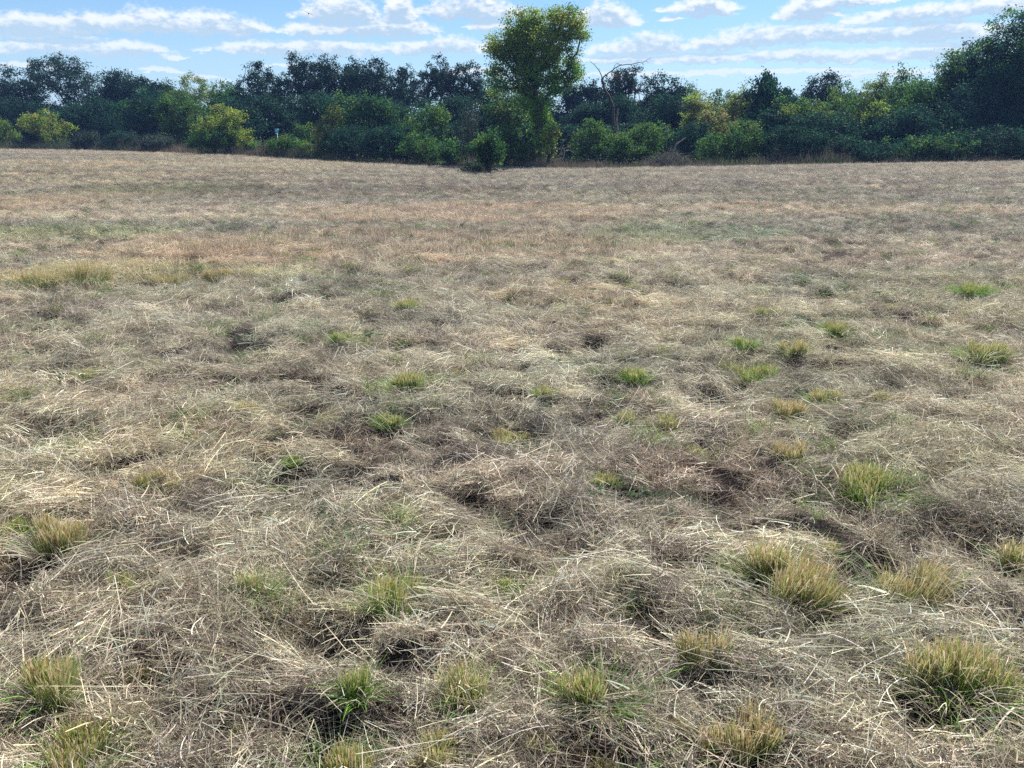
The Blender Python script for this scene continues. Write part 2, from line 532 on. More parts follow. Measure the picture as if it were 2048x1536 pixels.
def pick(pal, n, jit=.12):
    pal = np.array(pal, float)
    c = pal[R.integers(0, len(pal), n)]
    return c * (1 + R.normal(size=(n, 1)) * jit) * (1 + R.normal(size=(n, 3)) * jit * .3)


# ------------------------------------------------------------------ materials


def plant_mat(name, transl=0.35, rough=0.6, inst=False, spec=0.25, gain=1.0):
    m = bpy.data.materials.new(name)
    m.use_nodes = True
    t = m.node_tree
    t.nodes.clear()
    o = nd(t, 'ShaderNodeOutputMaterial')
    a = nd(t, 'ShaderNodeAttribute', attribute_name='Col')
    col = a.outputs['Color']
    if inst:
        b = nd(t, 'ShaderNodeAttribute', attribute_name='tint', attribute_type='INSTANCER')
        k = nd(t, 'ShaderNodeMix', data_type='RGBA', blend_type='MULTIPLY')
        k.inputs[0].default_value = 1.0
        t.links.new(col, k.inputs[6])
        t.links.new(b.outputs['Color'], k.inputs[7])
        col = k.outputs[2]
    p = nd(t, 'ShaderNodeBsdfPrincipled')
    p.inputs['Roughness'].default_value = rough
    p.inputs['Specular IOR Level'].default_value = spec
    t.links.new(col, p.inputs['Base Color'])
    tr = nd(t, 'ShaderNodeBsdfTranslucent')
    t.links.new(col, tr.inputs['Color'])
    mxs = nd(t, 'ShaderNodeMixShader')
    mxs.inputs[0].default_value = transl
    t.links.new(p.outputs[0], mxs.inputs[1])
    t.links.new(tr.outputs[0], mxs.inputs[2])
    t.links.new(mxs.outputs[0], o.inputs[0])
    return m


M_HAY = plant_mat('dry_hay', 0.24, 0.5, inst=True, spec=0.35)
M_TUFT = plant_mat('cut_grass', 0.34, 0.5, spec=0.3)
M_LEAF = plant_mat('foliage', 0.54, 0.7, spec=0.08)
M_LEAF_DARK = plant_mat('shaded_foliage', 0.28, 0.7, spec=0.08)  # less translucent leaf copy: shade is built into the dark crowns
M_WEED = plant_mat('tall_weeds', 0.30, 0.7)


def bark_mat(name, c1, c2, scale=6.0):
    m = bpy.data.materials.new(name)
    m.use_nodes = True
    t = m.node_tree
    p = t.nodes['Principled BSDF']
    p.inputs['Roughness'].default_value = 0.9
    tcn = nd(t, 'ShaderNodeTexCoord')
    mp = nd(t, 'ShaderNodeMapping')
    mp.inputs['Scale'].default_value = (1, 1, .25)
    n = nd(t, 'ShaderNodeTexNoise')
    n.inputs['Scale'].default_value = scale
    n.inputs['Detail'].default_value = 5
    t.links.new(tcn.outputs['Object'], mp.inputs[0])
    t.links.new(mp.outputs[0], n.inputs['Vector'])
    r = nd(t, 'ShaderNodeMix', data_type='RGBA')
    t.links.new(smooth(t, n.outputs['Fac'], .35, .65), r.inputs[0])
    r.inputs[6].default_value = (*c1, 1)
    r.inputs[7].default_value = (*c2, 1)
    t.links.new(r.outputs[2], p.inputs['Base Color'])
    b = nd(t, 'ShaderNodeBump')
    b.inputs['Strength'].default_value = .6
    b.inputs['Distance'].default_value = .03
    t.links.new(n.outputs['Fac'], b.inputs['Height'])
    t.links.new(b.outputs[0], p.inputs['Normal'])
    return m


M_BARK = bark_mat('dark_bark', (.035, .028, .024), (.09, .075, .06))
M_DEAD = bark_mat('bleached_wood', (.11, .10, .085), (.26, .24, .21), 9)
M_GREY = bark_mat('grey_twigs', (.09, .085, .07), (.18, .17, .135), 9)


def plain(name, c, rough=.6, metal=0.0):
    m = bpy.data.materials.new(name)
    m.use_nodes = True
    t = m.node_tree
    p = t.nodes['Principled BSDF']
    n = nd(t, 'ShaderNodeTexNoise')
    n.inputs['Scale'].default_value = 14
    r = nd(t, 'ShaderNodeMix', data_type='RGBA')
    t.links.new(n.outputs['Fac'], r.inputs[0])
    r.inputs[6].default_value = (*[v * .8 for v in c], 1)
    r.inputs[7].default_value = (*[min(1, v * 1.15) for v in c], 1)
    t.links.new(r.outputs[2], p.inputs['Base Color'])
    p.inputs['Roughness'].default_value = rough
    p.inputs['Metallic'].default_value = metal
    return m


# ------------------------------------------------------------------ ground sheet
def axis(fine0, fine1, step, grow, lo, hi):
    a = list(np.arange(fine0, fine1, step))
    s, v = step, fine1
    while v < hi:
        a.append(v)
        s *= grow
        v += s
    a.append(hi)
    s, v = step, fine0
    b = []
    while v > lo:
        s *= grow
        v -= s
        b.append(max(v, lo))
    return np.array(b[::-1] + a)


gx = axis(-2.4, 2.4, .035, 1.028, -900, 900)
gy = axis(1.3, 5.5, .035, 1.020, -300, 1500)
X, Y = np.meshgrid(gx, gy)
xf, yf = X.ravel(), Y.ravel()
far = sstep(np.abs(yf) + np.abs(xf) * .3, 110, 180)
zf = terrain(xf, yf) + relief(xf, yf) * (1 - far)
gt = field_tint(xf, yf)
dirt = np.array([.030, .023, .023])
hl = sstep(hollow(xf, yf), .01, .05)[:, None]
gn = fbm(xf * 9, yf * 9, 77, 3)[:, None]
gcol = dirt * gt * (0.65 + .7 * gn)
# past the hay that is built stalk by stalk the mown field goes on in the colour of its straw
wide_ = np.maximum(sstep(np.abs(xf) - (.62 * np.maximum(yf, 0) + 2.2), 0, 1.2), sstep(-yf, -.9, .2))[:, None]
gcol = gcol * (1 - wide_) + np.array([.19, .155, .115]) * gt * (.7 + .6 * gn) * wide_
beyond = sstep(yf - edge_y(np.clip(xf / np.maximum(yf, 1), -.8, .8)), 0.0, 1.5)[:, None]
gcol = gcol * (1 - beyond) + np.array([.035, .045, .02]) * beyond
nx = len(gx)
ii = (np.arange(len(gy) - 1)[:, None] * nx + np.arange(nx - 1)[None]).ravel()
GQ = np.stack([ii, ii + 1, ii + 1 + nx, ii + nx], -1)
mg = bpy.data.materials.new('field_soil')
mg.use_nodes = True
t = mg.node_tree
p = t.nodes['Principled BSDF']
p.inputs['Roughness'].default_value = .95
p.inputs['Specular IOR Level'].default_value = .1
a = nd(t, 'ShaderNodeAttribute', attribute_name='Col')
geo = nd(t, 'ShaderNodeNewGeometry')
mp = nd(t, 'ShaderNodeMapping')
mp.inputs['Scale'].default_value = (30, 60, 40)
n = nd(t, 'ShaderNodeTexNoise')
n.inputs['Scale'].default_value = 1.0
n.inputs['Detail'].default_value = 6
n.inputs['Roughness'].default_value = .7
t.links.new(geo.outputs['Position'], mp.inputs[0])
t.links.new(mp.outputs[0], n.inputs['Vector'])
k = nd(t, 'ShaderNodeMix', data_type='RGBA', blend_type='MULTIPLY')
k.inputs[0].default_value = 1.0
t.links.new(a.outputs['Color'], k.inputs[6])
g = mth(t, 'MULTIPLY_ADD', n.outputs['Fac'], 2.2, -.1)
cb = nd(t, 'ShaderNodeCombineColor')
for q in range(3):
    t.links.new(g, cb.inputs[q])
t.links.new(cb.outputs[0], k.inputs[7])
t.links.new(k.outputs[2], p.inputs['Base Color'])
b = nd(t, 'ShaderNodeBump')
b.inputs['Strength'].default_value = .8
b.inputs['Distance'].default_value = .02
t.links.new(n.outputs['Fac'], b.inputs['Height'])
t.links.new(b.outputs[0], p.inputs['Normal'])
me = mesh_np('field_ground', np.stack([xf, yf, zf], -1), GQ, gcol, mg, True)
tag(link('field_ground', me), 'gently rolling brown soil of the mown hay field', kind='structure')

# ------------------------------------------------------------------ hay and stubble: clump library, scattered with geometry nodes
STRAW = [(.80, .72, .52), (.72, .63, .43), (.62, .535, .365), (.47, .395, .29), (.83, .78, .61), (.34, .28, .215)]
OLD = [(.46, .385, .28), (.32, .26, .20), (.54, .46, .33), (.17, .135, .11), (.56, .48, .35), (.36, .28, .215)]
GREYGREEN = [(.42, .43, .29), (.50, .50, .35), (.34, .36, .23), (.56, .55, .41)]
GREEN = [(.18, .31, .07), (.26, .38, .09), (.13, .23, .06), (.36, .42, .14), (.42, .44, .20)]
GOLD = [(.70, .52, .29), (.76, .62, .38), (.60, .44, .23), (.50, .34, .17), (.80, .68, .47)]


def lib_mat():
    return M_HAY


def disc(n, r, flat=1.0):
    a, q = R.uniform(0, 2 * math.pi, n), r * np.sqrt(R.uniform(0, 1, n))
    return np.stack([q * np.cos(a), q * np.sin(a) * flat, np.zeros(n)], -1)


def clump_fine(n=230, r=.13, k=1.0):
    P = disc(n, r)
    P[:, 2] = R.uniform(-.004, .024, n) * k
    a = R.uniform(0, 2 * math.pi, n)
    D = np.stack([np.cos(a), np.sin(a), R.normal(0, .28, n)], -1)
    L = R.gamma(3, .017, n) * k + .015
    c = pick(OLD, n, .2)
    return ribbons(P, D, L, R.uniform(.0012, .0030, n) * k, R.normal(size=(n, 3)) * (L * .28)[:, None] * np.array([1, 1, .5]), c, c * .9, 3)


def clump_straw(n=100, r=.12, k=1.0, pal=STRAW, spread=.85, lift=.05):
    P = disc(n, r, .8)
    a = R.normal(0, spread, n) + np.where(R.uniform(size=n) < .5, 0, math.pi)
    a = np.where(R.uniform(size=n) < .22, R.uniform(0, 6.28, n), a)
    D = np.stack([np.cos(a), np.sin(a), R.normal(.03, .11, n)], -1)
    L = R.gamma(2.2, .033, n) * k + .03
    P = P - D * (L * .5)[:, None]
    P[:, 2] = np.abs(R.normal(.012, lift * .6, n)) + .006
    c = pick(pal, n, .15)
    B = R.normal(size=(n, 3)) * (L * .20)[:, None]
    B[:, 2] = -np.abs(B[:, 2]) * .7 - L * .05
    return ribbons(P, D, L, (.0013 + R.gamma(1.5, .0009, n).clip(0, .0030)) * k, B, c, c * R.uniform(.85, 1.15, (n, 1)), 4, tip=.5, base=.9)


def clump_crumble(n=180, r=.10):
    """chopped, crumpled bits at all angles"""
    P = disc(n, r)
    P[:, 2] = np.abs(R.normal(.006, .014, n)) * (1 - (P[:, 0] ** 2 + P[:, 1] ** 2) / r ** 2 * .6)
    D = np.stack([R.normal(size=n), R.normal(size=n), R.normal(.25, .5, n)], -1)
    L = R.gamma(3, .013, n) + .015
    c = np.where((R.uniform(size=n) < .68)[:, None], pick(STRAW, n, .18), pick(OLD, n, .2))
    return ribbons(P, D, L, R.uniform(.0011, .0032, n), R.normal(size=(n, 3)) * (L * .35)[:, None], c * .95, c, 2, tip=.5)


def clump_sticks(n=16, r=.20):
    P = disc(n, r)
    P[:, 2] = .0
    a = R.uniform(0, 6.28, n)
    D = np.stack([np.cos(a), np.sin(a), R.uniform(.1, .75, n)], -1)
    L = R.uniform(.07, .24, n)
    c = pick(STRAW, n, .12)
    B = R.normal(size=(n, 3)) * (L * .12)[:, None]
    B[:, 2] -= L * .18
    return ribbons(P, D, L, R.uniform(.0010, .0024, n), B, c, c * 1.05, 3)


def clump_stubble(n=110, r=.11, h=.055, pal=STRAW, base_pal=OLD, lean=.28):
    P = disc(n, r)
    D = np.stack([R.normal(0, lean, n), R.normal(0, lean, n), np.ones(n)], -1) + P * 2.0
    L = R.uniform(.6, 1.25, n) * h
    c1, c0 = pick(pal, n), pick(base_pal, n)
    return ribbons(P, D, L, R.uniform(.0014, .0032, n), R.normal(size=(n, 3)) * (L * .12)[:, None], c0, c1, 2, tip=.9)


def clump_blades(n=46, r=.07, h=.10, pal=GREEN):
    P = disc(n, r)
    a = R.uniform(0, 6.28, n)
    out_ = np.stack([np.cos(a), np.sin(a), np.zeros(n)], -1)
    D = out_ * R.uniform(.1, .7, (n, 1)) + np.array([0, 0, 1.])
    L = R.uniform(.4, 1.3, n) * h
    c = pick(pal, n, .18)
    B = out_ * (L * .4)[:, None]
    B[:, 2] -= L * .3
    return ribbons(P, D, L, R.uniform(.002, .0050, n), B, c * .8, c * 1.1, 4, tip=.12)


def clump_leafy(n=22, r=.06):
    P = disc(n, r)
    P[:, 2] = R.uniform(.0, .05, n)
    D = np.stack([R.normal(size=n), R.normal(size=n), R.uniform(-.2, .8, n)], -1)
    L = R.uniform(.02, .05, n)
    c = pick([(.10, .19, .09), (.14, .24, .12), (.20, .28, .18)], n)
    return ribbons(P, D, L, L * R.uniform(.35, .6, n), R.normal(size=(n, 3)) * .008, c, c, 2, tip=.1, base=.7,
                   roll=norm(np.stack([-D[:, 1], D[:, 0], np.zeros(n)], -1)))


def make_lib(name, fns):
    c = bpy.data.collections.new(name)
    for i, f in enumerate(fns):
        v, q, cc_ = f()
        c.objects.link(bpy.data.objects.new('%s_%02d' % (name, i), mesh_np('clump', v, q, cc_, M_HAY)))
    return c


def scatter(name, label, lib, nlib, x, y, z, rot, scl, tint_):
    n = len(x)
    me = bpy.data.meshes.new(name)
    me.vertices.add(n)
    me.vertices.foreach_set('co', np.stack([x, y, z], -1).astype(np.float32).ravel())
    me.attributes.new('rot', 'FLOAT_VECTOR', 'POINT').data.foreach_set('vector', rot.astype(np.float32).ravel())
    me.attributes.new('scl', 'FLOAT', 'POINT').data.foreach_set('value', scl.astype(np.float32))
    me.attributes.new('idx', 'INT', 'POINT').data.foreach_set('value', R.integers(0, nlib, n).astype(np.int32))
    me.attributes.new('tint', 'FLOAT_COLOR', 'POINT').data.foreach_set(
        'color', np.concatenate([tint_, np.ones((n, 1))], 1).astype(np.float32).ravel())
    me.update()
    o = link(name, me)
    g = bpy.data.node_groups.new(name, 'GeometryNodeTree')
    g.interface.new_socket('Geometry', in_out='INPUT', socket_type='NodeSocketGeometry')
    g.interface.new_socket('Geometry', in_out='OUTPUT', socket_type='NodeSocketGeometry')
    gi, go = g.nodes.new('NodeGroupInput'), g.nodes.new('NodeGroupOutput')
    ci = g.nodes.new('GeometryNodeCollectionInfo')
    ci.inputs['Collection'].default_value = lib
    ci.inputs['Separate Children'].default_value = True
    iop = g.nodes.new('GeometryNodeInstanceOnPoints')
    iop.inputs['Pick Instance'].default_value = True
    g.links.new(gi.outputs[0], iop.inputs['Points'])
    g.links.new(ci.outputs[0], iop.inputs['Instance'])
    for nm, ty, sock in (('idx', 'INT', 'Instance Index'), ('rot', 'FLOAT_VECTOR', 'Rotation'), ('scl', 'FLOAT', 'Scale')):
        a_ = g.nodes.new('GeometryNodeInputNamedAttribute')
        a_.data_type = ty
        a_.inputs['Name'].default_value = nm
        src = [s for s in a_.outputs if s.enabled][0]
        if nm == 'rot':
            e = g.nodes.new('FunctionNodeEulerToRotation')
            g.links.new(src, e.inputs[0])
            src = e.outputs[0]
        g.links.new(src, iop.inputs[sock])
    g.links.new(iop.outputs[0], go.inputs[0])
    md = o.modifiers.new('scatter', 'NODES')
    md.node_group = g
    tag(o, label, kind='stuff')
    return o


def sample(y0, y1, density, side=2.6):
    """random points in the part of the field the photograph takes in, between distances y0 and y1"""
    hw = .62 * y1 + .3 + side
    n = int((y1 - y0) * 2 * hw * density)
    x, y = R.uniform(-hw, hw, n), R.uniform(y0, y1, n)
    k = (np.abs(x) < .62 * y + .3 + side) & (y < edge_y(np.clip(x / y, -.8, .8)) - .1)
    return x[k], y[k]


def many(bands):
    xs, ys = zip(*[sample(*b_) for b_ in bands])
    return np.concatenate(xs), np.concatenate(ys)


def slope_rot(x, y, yaw, k=1.0):
    e = .05
    hx = (height(x + e, y) - height(x - e, y)) / (2 * e) * k
    hy = (height(x, y + e) - height(x, y - e)) / (2 * e) * k
    # tilt to the ground in world axes, after turning by yaw: small-angle composition
    c, s = np.cos(yaw), np.sin(yaw)
    gx_, gy_ = hx * c + hy * s, -hx * s + hy * c          # slope in local axes
    return np.stack([np.arctan(gy_), -np.arctan(gx_), yaw], -1)


TUFT_XY = [(*[v * (EYE / -ray(a_, b_)[2]) for v in ray(a_, b_)[:2]], c_ * (EYE / -ray(a_, b_)[2]) / FPX * .5) for (a_, b_, c_, *_) in TUFTS]


def clear(x, y, k=.75):
    m = np.ones(len(x), bool)
    for (tx, ty, tr) in TUFT_XY:
        m &= (x - tx) ** 2 + (y - ty) ** 2 > (tr * k) ** 2
    return m


def cover(x, y):
    """how thick the hay lies, 0..1"""
    c = fbm(x * .9, y * 1.9, 61, 3)
    h = sstep(hollow(x, y), .012, .045)
    return np.clip(sstep(c, .16, .50), 0, 1) * (1 - .7 * h)


def combed(x, y, sd=.35):
    """lie of the swath: mostly across the view, drifting"""
    return (fbm(x * .35, y * .5, 71, 2) - .5) * 2.6 + (fbm(x * 1.6, y * 1.6, 73, 2) - .5) * 1.8 + R.normal(0, sd, len(x))


libF = make_lib('fine_litter', [clump_fine for _ in range(6)])
libS = make_lib('straw_swath', [clump_straw for _ in range(8)])
libC = make_lib('crumpled_bits', [clump_crumble for _ in range(8)])
libX = make_lib('loose_stalks', [clump_sticks for _ in range(5)])
libB = make_lib('stubble', [clump_stubble for _ in range(5)])
libG = make_lib('green_regrowth', [clump_blades] * 4 + [clump_leafy] * 2)
libH = make_lib('wilted_grass', [lambda: clump_straw(80, .12, 1.0, GREYGREEN, .9) for _ in range(4)])

x, y = many([(.9, 5, 78, .9), (5, 12, 46), (12, 26, 22), (26, 92, 8)])
k = (R.uniform(size=len(x)) < (.45 + .55 * cover(x, y)) * (1 - .7 * pits(x, y))) & clear(x, y, .5)
x, y = x[k], y[k]
z = height(x, y)
far = sstep(y, 10, 40)
scatter('hay_litter', 'fine brown broken hay matted over the whole field', libF, 6, x, y, z + .004,
        slope_rot(x, y, R.uniform(0, 6.28, len(x))), R.uniform(.8, 1.3, len(x)) * (1 + .8 * far), field_tint(x, y) * R.uniform(.5, 1.3, (len(x), 1)))

x, y = many([(.9, 5, 100, .9), (5, 12, 66), (12, 26, 30), (26, 92, 10)])
cv = cover(x, y)
k = clear(x, y, .95) & (R.uniform(size=len(x)) < (1 - .5 * sstep(y, 6, 14)) * (1 - .92 * pits(x, y))) & (R.uniform(size=len(x)) < cv * (.3 + 1.2 * sstep(fbm(x * 2.9, y * 4.4, 83, 3), .34, .58)))
x, y, cv = x[k], y[k], cv[k]
far = sstep(y, 10, 40)
z = height(x, y) + .012 + R.uniform(0, .02, len(x)) * cv
scatter('straw_swaths', 'pale straw stalks lying in combed swaths across the field', libS, 8, x, y, z,
        slope_rot(x, y, combed(x, y)), R.uniform(.75, 1.25, len(x)) * (1 + .35 * far), field_tint(x, y) * R.uniform(.68, 1.26, (len(x), 1)))

x, y = many([(.9, 5, 135, .9), (5, 12, 104), (12, 26, 54), (26, 92, 19)])
k = (R.uniform(size=len(x)) < (.15 + .85 * sstep(fbm(x * 2.2, y * 3.2, 88, 3), .34, .58)) * (1 - .92 * pits(x, y))) & clear(x, y, .9)
x, y = x[k], y[k]
scatter('chopped_hay', 'chopped and crumpled hay bits lying between the swaths', libC, 8, x, y, height(x, y) + R.uniform(.0, .02, len(x)),
        slope_rot(x, y, R.uniform(0, 6.28, len(x))), R.uniform(.7, 1.3, len(x)) * (1 + .7 * sstep(y, 20, 60)), field_tint(x, y) * R.uniform(.6, 1.3, (len(x), 1)))

x, y = many([(.9, 5, 12, .9), (5, 12, 8), (12, 26, 4), (26, 80, 1)])
k = (R.uniform(size=len(x)) < .3 + .7 * cover(x, y)) & clear(x, y, 1.0)
x, y = x[k], y[k]
scatter('loose_stalks', 'loose cut stalks sticking up out of the hay', libX, 5, x, y, height(x, y) + .01,
        slope_rot(x, y, R.uniform(0, 6.28, len(x)), .5), R.uniform(.7, 1.3, len(x)), field_tint(x, y) ** .7 * .66)

x, y = many([(1.2, 5, 6, .9), (5, 12, 5), (12, 30, 5), (30, 90, 1.6)])
wet = sstep(fbm(x * .7, y * .9, 91, 3), .50, .68)
k = (R.uniform(size=len(x)) < .5 * wet) & clear(x, y, 1.0)
x, y = x[k], y[k]
scatter('wilted_grass', 'grey-green wilted grass lying among the straw', libH, 4, x, y, height(x, y) + .014,
        slope_rot(x, y, combed(x, y, .6)), R.uniform(.7, 1.3, len(x)) * (1 + .8 * sstep(y, 10, 40)), field_tint(x, y))

# standing stubble: thick in the reddish band across the middle of the field
BAND = [PATCH[0], PATCH[1], PATCH[2], PATCH[5], PATCH[9], PATCH[10]]
x, y = many([(1.2, 5, 10, .9), (5, 12, 8), (12, 30, 9), (30, 90, 2.0)])
bd = np.zeros(len(x))
for (x0, y0, rx, ry, _, _) in BAND:
    bd = np.maximum(bd, sstep(-(((x - x0) / rx) ** 2 + ((y - y0) / ry) ** 2), -1.3, -.4))
k = R.uniform(size=len(x)) < np.maximum(bd, .75 * sstep(fbm(x * 1.1, y * 1.3, 97, 3), .52, .70))
x, y, bd = x[k], y[k], bd[k]
scatter('standing_stubble', 'short standing stubble between the swaths', libB, 5, x, y, height(x, y) - .004,
        slope_rot(x, y, R.uniform(0, 6.28, len(x)), .3), R.uniform(.7, 1.2, len(x)) * (1 + 1.0 * bd), field_tint(x, y) * 1.05)

x, y = many([(1.5, 5, 20, .9), (5, 12, 20), (12, 30, 10), (30, 60, 2.5)])
k = R.uniform(size=len(x)) < .12 + .80 * sstep(fbm(x * 1.6, y * 2.0, 101, 3) + .07 * sstep(x, 0, 5), .49, .69)
x, y = x[k], y[k]
scatter('green_regrowth', 'fresh green blades and small weeds coming up through the hay', libG, 6, x, y, height(x, y) + .03,
        slope_rot(x, y, R.uniform(0, 6.28, len(x)), .3), R.uniform(.6, 1.35, len(x)), R.uniform(.75, 1.2, (len(x), 1)) * np.ones((1, 3)))

# ------------------------------------------------------------------ cut grass tufts: each one a thing


def tuft(px, py, wpx, hpx, green, lean, label):
    x0, y0 = ground_at(px, py)
    d = math.sqrt(x0 * x0 + y0 * y0 + EYE ** 2)
    m = d / FPX
    rx, h = wpx * m * .5, hpx * m * 1.02
    h = max(min(h, .34), .05) * (.88 if py > 1100 else .74)
    n = int(np.clip(11000 * rx * rx * math.pi + 120, 130, 1100))
    root = bpy.data.objects.new('grass_tuft', None)
    COL.objects.link(root)
    z0 = float(height(np.array([x0]), np.array([y0]))[0])
    root.location = (x0, y0, z0 + .012)
    tag(root, label, 'grass tuft', 'cut grass tufts standing in the hay')
    # cut stems: stiff, all shorn at about one height
    P = disc(n, rx * .72, .75)
    cl = np.floor(R.uniform(0, 7, n)).astype(int)
    cen = disc(7, rx * .75, .7)
    P = P * .34 + cen[cl]
    hk = R.uniform(.78, 1.06, 7)[cl]
    D = np.stack([R.normal(0, .15, n) + lean, R.normal(0, .15, n), np.ones(n)], -1) + P / max(rx, .02) * np.array([.10, .08, 0])
    L = h * hk * (R.uniform(.84, 1.02, n) - .35 * (R.uniform(size=n) < .25) * R.uniform(size=n)) * (1 - .12 * (np.linalg.norm(P, axis=1) / (rx + .01)) ** 2)
    dry = R.uniform(size=n) > green * .8
    tip = np.where(dry[:, None], pick(GOLD, n), pick([(.38, .44, .13), (.48, .48, .18), (.26, .38, .08)], n))
    bot = np.where((R.uniform(size=n) < green + .3)[:, None], pick([(.20, .38, .05), (.28, .44, .07), (.14, .26, .04)], n), pick([(.30, .28, .09), (.34, .26, .12)], n))
    B = R.normal(size=(n, 3)) * (L * .10)[:, None]
    st = ribbons(P, D, L, R.uniform(.0014, .0030, n), B, bot, tip, 4, tip=1.0, grad=1.9)
    link('cut_stems', mesh_np('cut_stems', *st, M_TUFT), root)['kind'] = 'stuff'
    m_ = int(14 + 1100 * rx * rx)                      # hay caught on and around the tuft
    P = disc(m_, rx * 1.25, .9)
    P[:, 2] = np.abs(R.normal(h * .55, h * .3, m_)) * (1 - .5 * (np.linalg.norm(P[:, :2], axis=1) / rx / 1.3) ** 2) + .01
    a_ = R.normal(0, .9, m_)
    D = np.stack([np.cos(a_), np.sin(a_), R.normal(0, .25, m_)], -1)
    L = R.gamma(2.6, .05, m_) + .03
    B = R.normal(size=(m_, 3)) * (L * .3)[:, None]
    B[:, 2] = -np.abs(B[:, 2]) - L * .15
    cs_ = pick(STRAW + OLD[:2], m_)
    link('caught_straw', mesh_np('caught_straw', *ribbons(P - D * (L * .5)[:, None], D, L, R.uniform(.0012, .0032, m_), B, cs_, cs_ * 1.05, 4, tip=.5, base=.9), M_TUFT), root)['kind'] = 'stuff'
    nb = int(n * (.06 + .75 * green))
    P = disc(nb, rx * .8, .8)
    o_ = norm(P + R.normal(size=(nb, 3)) * np.array([.02, .02, 0]))
    D = o_ * R.uniform(.15, .9, (nb, 1)) + np.array([lean, 0, 1.])
    L = h * R.uniform(.6, 1.35, nb)
    B = o_ * (L * .45)[:, None]
    B[:, 2] -= L * R.uniform(.1, .5, nb)
    cg = np.where((R.uniform(size=nb) < green)[:, None], pick([(.14, .34, .04), (.21, .40, .05), (.10, .24, .035), (.30, .44, .09)], nb, .15), pick(STRAW, nb))
    bl = ribbons(P, D, L, R.uniform(.0020, .0045, nb), B, cg * .85, cg * 1.1, 4, tip=.1)
    link('grass_blades', mesh_np('grass_blades', *bl, M_TUFT), root)['kind'] = 'stuff'
    return root


for tf in TUFTS:
    tuft(*tf)



# single broad leaves and dark sprigs dropped on the hay
def broad_leaf(px, py, size, yaw, c, label):
    x0, y0 = ground_at(px, py)
    z0 = float(height(np.array([x0]), np.array([y0]))[0]) + .045
    V, F = [], []
    for i in range(7):
        t_ = i / 6
        wd = math.sin(math.pi * min(1, t_ * .93 + .05)) ** .8 * .30
        for sgn in (-1, 0, 1):
            V.append(((t_ - .5), sgn * wd, .10 * math.sin(t_ * 3) + .10 * abs(sgn) * (1 if t_ > .3 else .5)))
    for i in range(6):
        for k_ in (0, 1):
            a_ = i * 3 + k_
            F.append((a_, a_ + 1, a_ + 4, a_ + 3))
    V = np.array(V) * size
    me_ = mesh_np('fallen_leaf', V, np.array(F), np.tile(np.array(c), (len(V), 1)), M_TUFT, True)
    o_ = link('fallen_leaf', me_, None, (x0, y0, z0))
    o_.rotation_euler = (rad(18), rad(-8), yaw)
    tag(o_, label, 'leaf', 'single leaves lying on the hay')


broad_leaf(1520, 1362, .045, .3, (.42, .52, .40), 'pale grey-green leaf on dark hay below the square tan tuft, right')
broad_leaf(1697, 1326, .035, 2.2, (.50, .58, .46), 'tiny whitish leaf blade right of the pale grey-green leaf')
broad_leaf(797, 1292, .030, 1.2, (.60, .58, .24), 'small yellowish leaf below the blond-tipped green tuft')
broad_leaf(1738, 1128, .034, -.4, (.22, .40, .14), 'small green leaf beside the leaning olive tuft')

# ------------------------------------------------------------------ trees
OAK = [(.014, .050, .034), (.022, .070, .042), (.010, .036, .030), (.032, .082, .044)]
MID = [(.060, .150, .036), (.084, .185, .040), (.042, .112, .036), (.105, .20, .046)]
BRT = [(.15, .23, .045), (.19, .27, .055), (.12, .20, .04), (.23, .28, .06)]
YEL = [(.28, .37, .06), (.35, .42, .07), (.20, .30, .05), (.38, .39, .08), (.13, .22, .045)]
TAN = [(.25, .26, .09), (.29, .27, .10), (.18, .22, .07), (.12, .17, .06)]
DIM = [(.020, .078, .044), (.034, .105, .048), (.014, .052, .038)]  # shade deep in the wood is put into these leaf colours
JUN = [(.050, .082, .055), (.065, .095, .062), (.040, .064, .045)]


def tube_mesh(A, B_, ra, rb, sides=5):
    """independent tapered tubes A->B"""
    n = len(A)
    D = norm(B_ - A)
    ref = np.where(np.abs(D[:, 2:3]) > .9, np.array([[1., 0, 0]]), np.array([[0, 0, 1.]]))
    U = norm(np.cross(D, ref))
    W_ = np.cross(D, U)
    th = np.arange(sides) / sides * 2 * math.pi
    ring = U[:, None] * np.cos(th)[None, :, None] + W_[:, None] * np.sin(th)[None, :, None]
    V = np.concatenate([A[:, None] + ring * ra[:, None, None], B_[:, None] + ring * rb[:, None, None]], 1).reshape(-1, 3)
    i = (np.arange(n) * sides * 2)[:, None]
    j = np.arange(sides)[None]
    j2 = (j + 1) % sides
    Q = np.stack([i + j, i + j2, i + sides + j2, i + sides + j], -1).reshape(-1, 4)
    return V, Q


def leaves(P, size, pal_c, flat=.0, up=0.0, asp=.62):
    n = len(P)
    a = R.normal(size=(n, 3))
    a[:, 2] = a[:, 2] * (1 - flat) + up
    a = norm(a)
    b_ = norm(np.cross(a, R.normal(size=(n, 3))))
    s = (size * R.uniform(.6, 1.3, n))[:, None] * .5
    V = np.stack([P - a * s, P + b_ * s * asp, P + a * s, P - b_ * s * asp], 1).reshape(-1, 3)
    Q = np.arange(n * 4).reshape(-1, 4)
    return V, Q, np.repeat(pal_c, 4, 0)


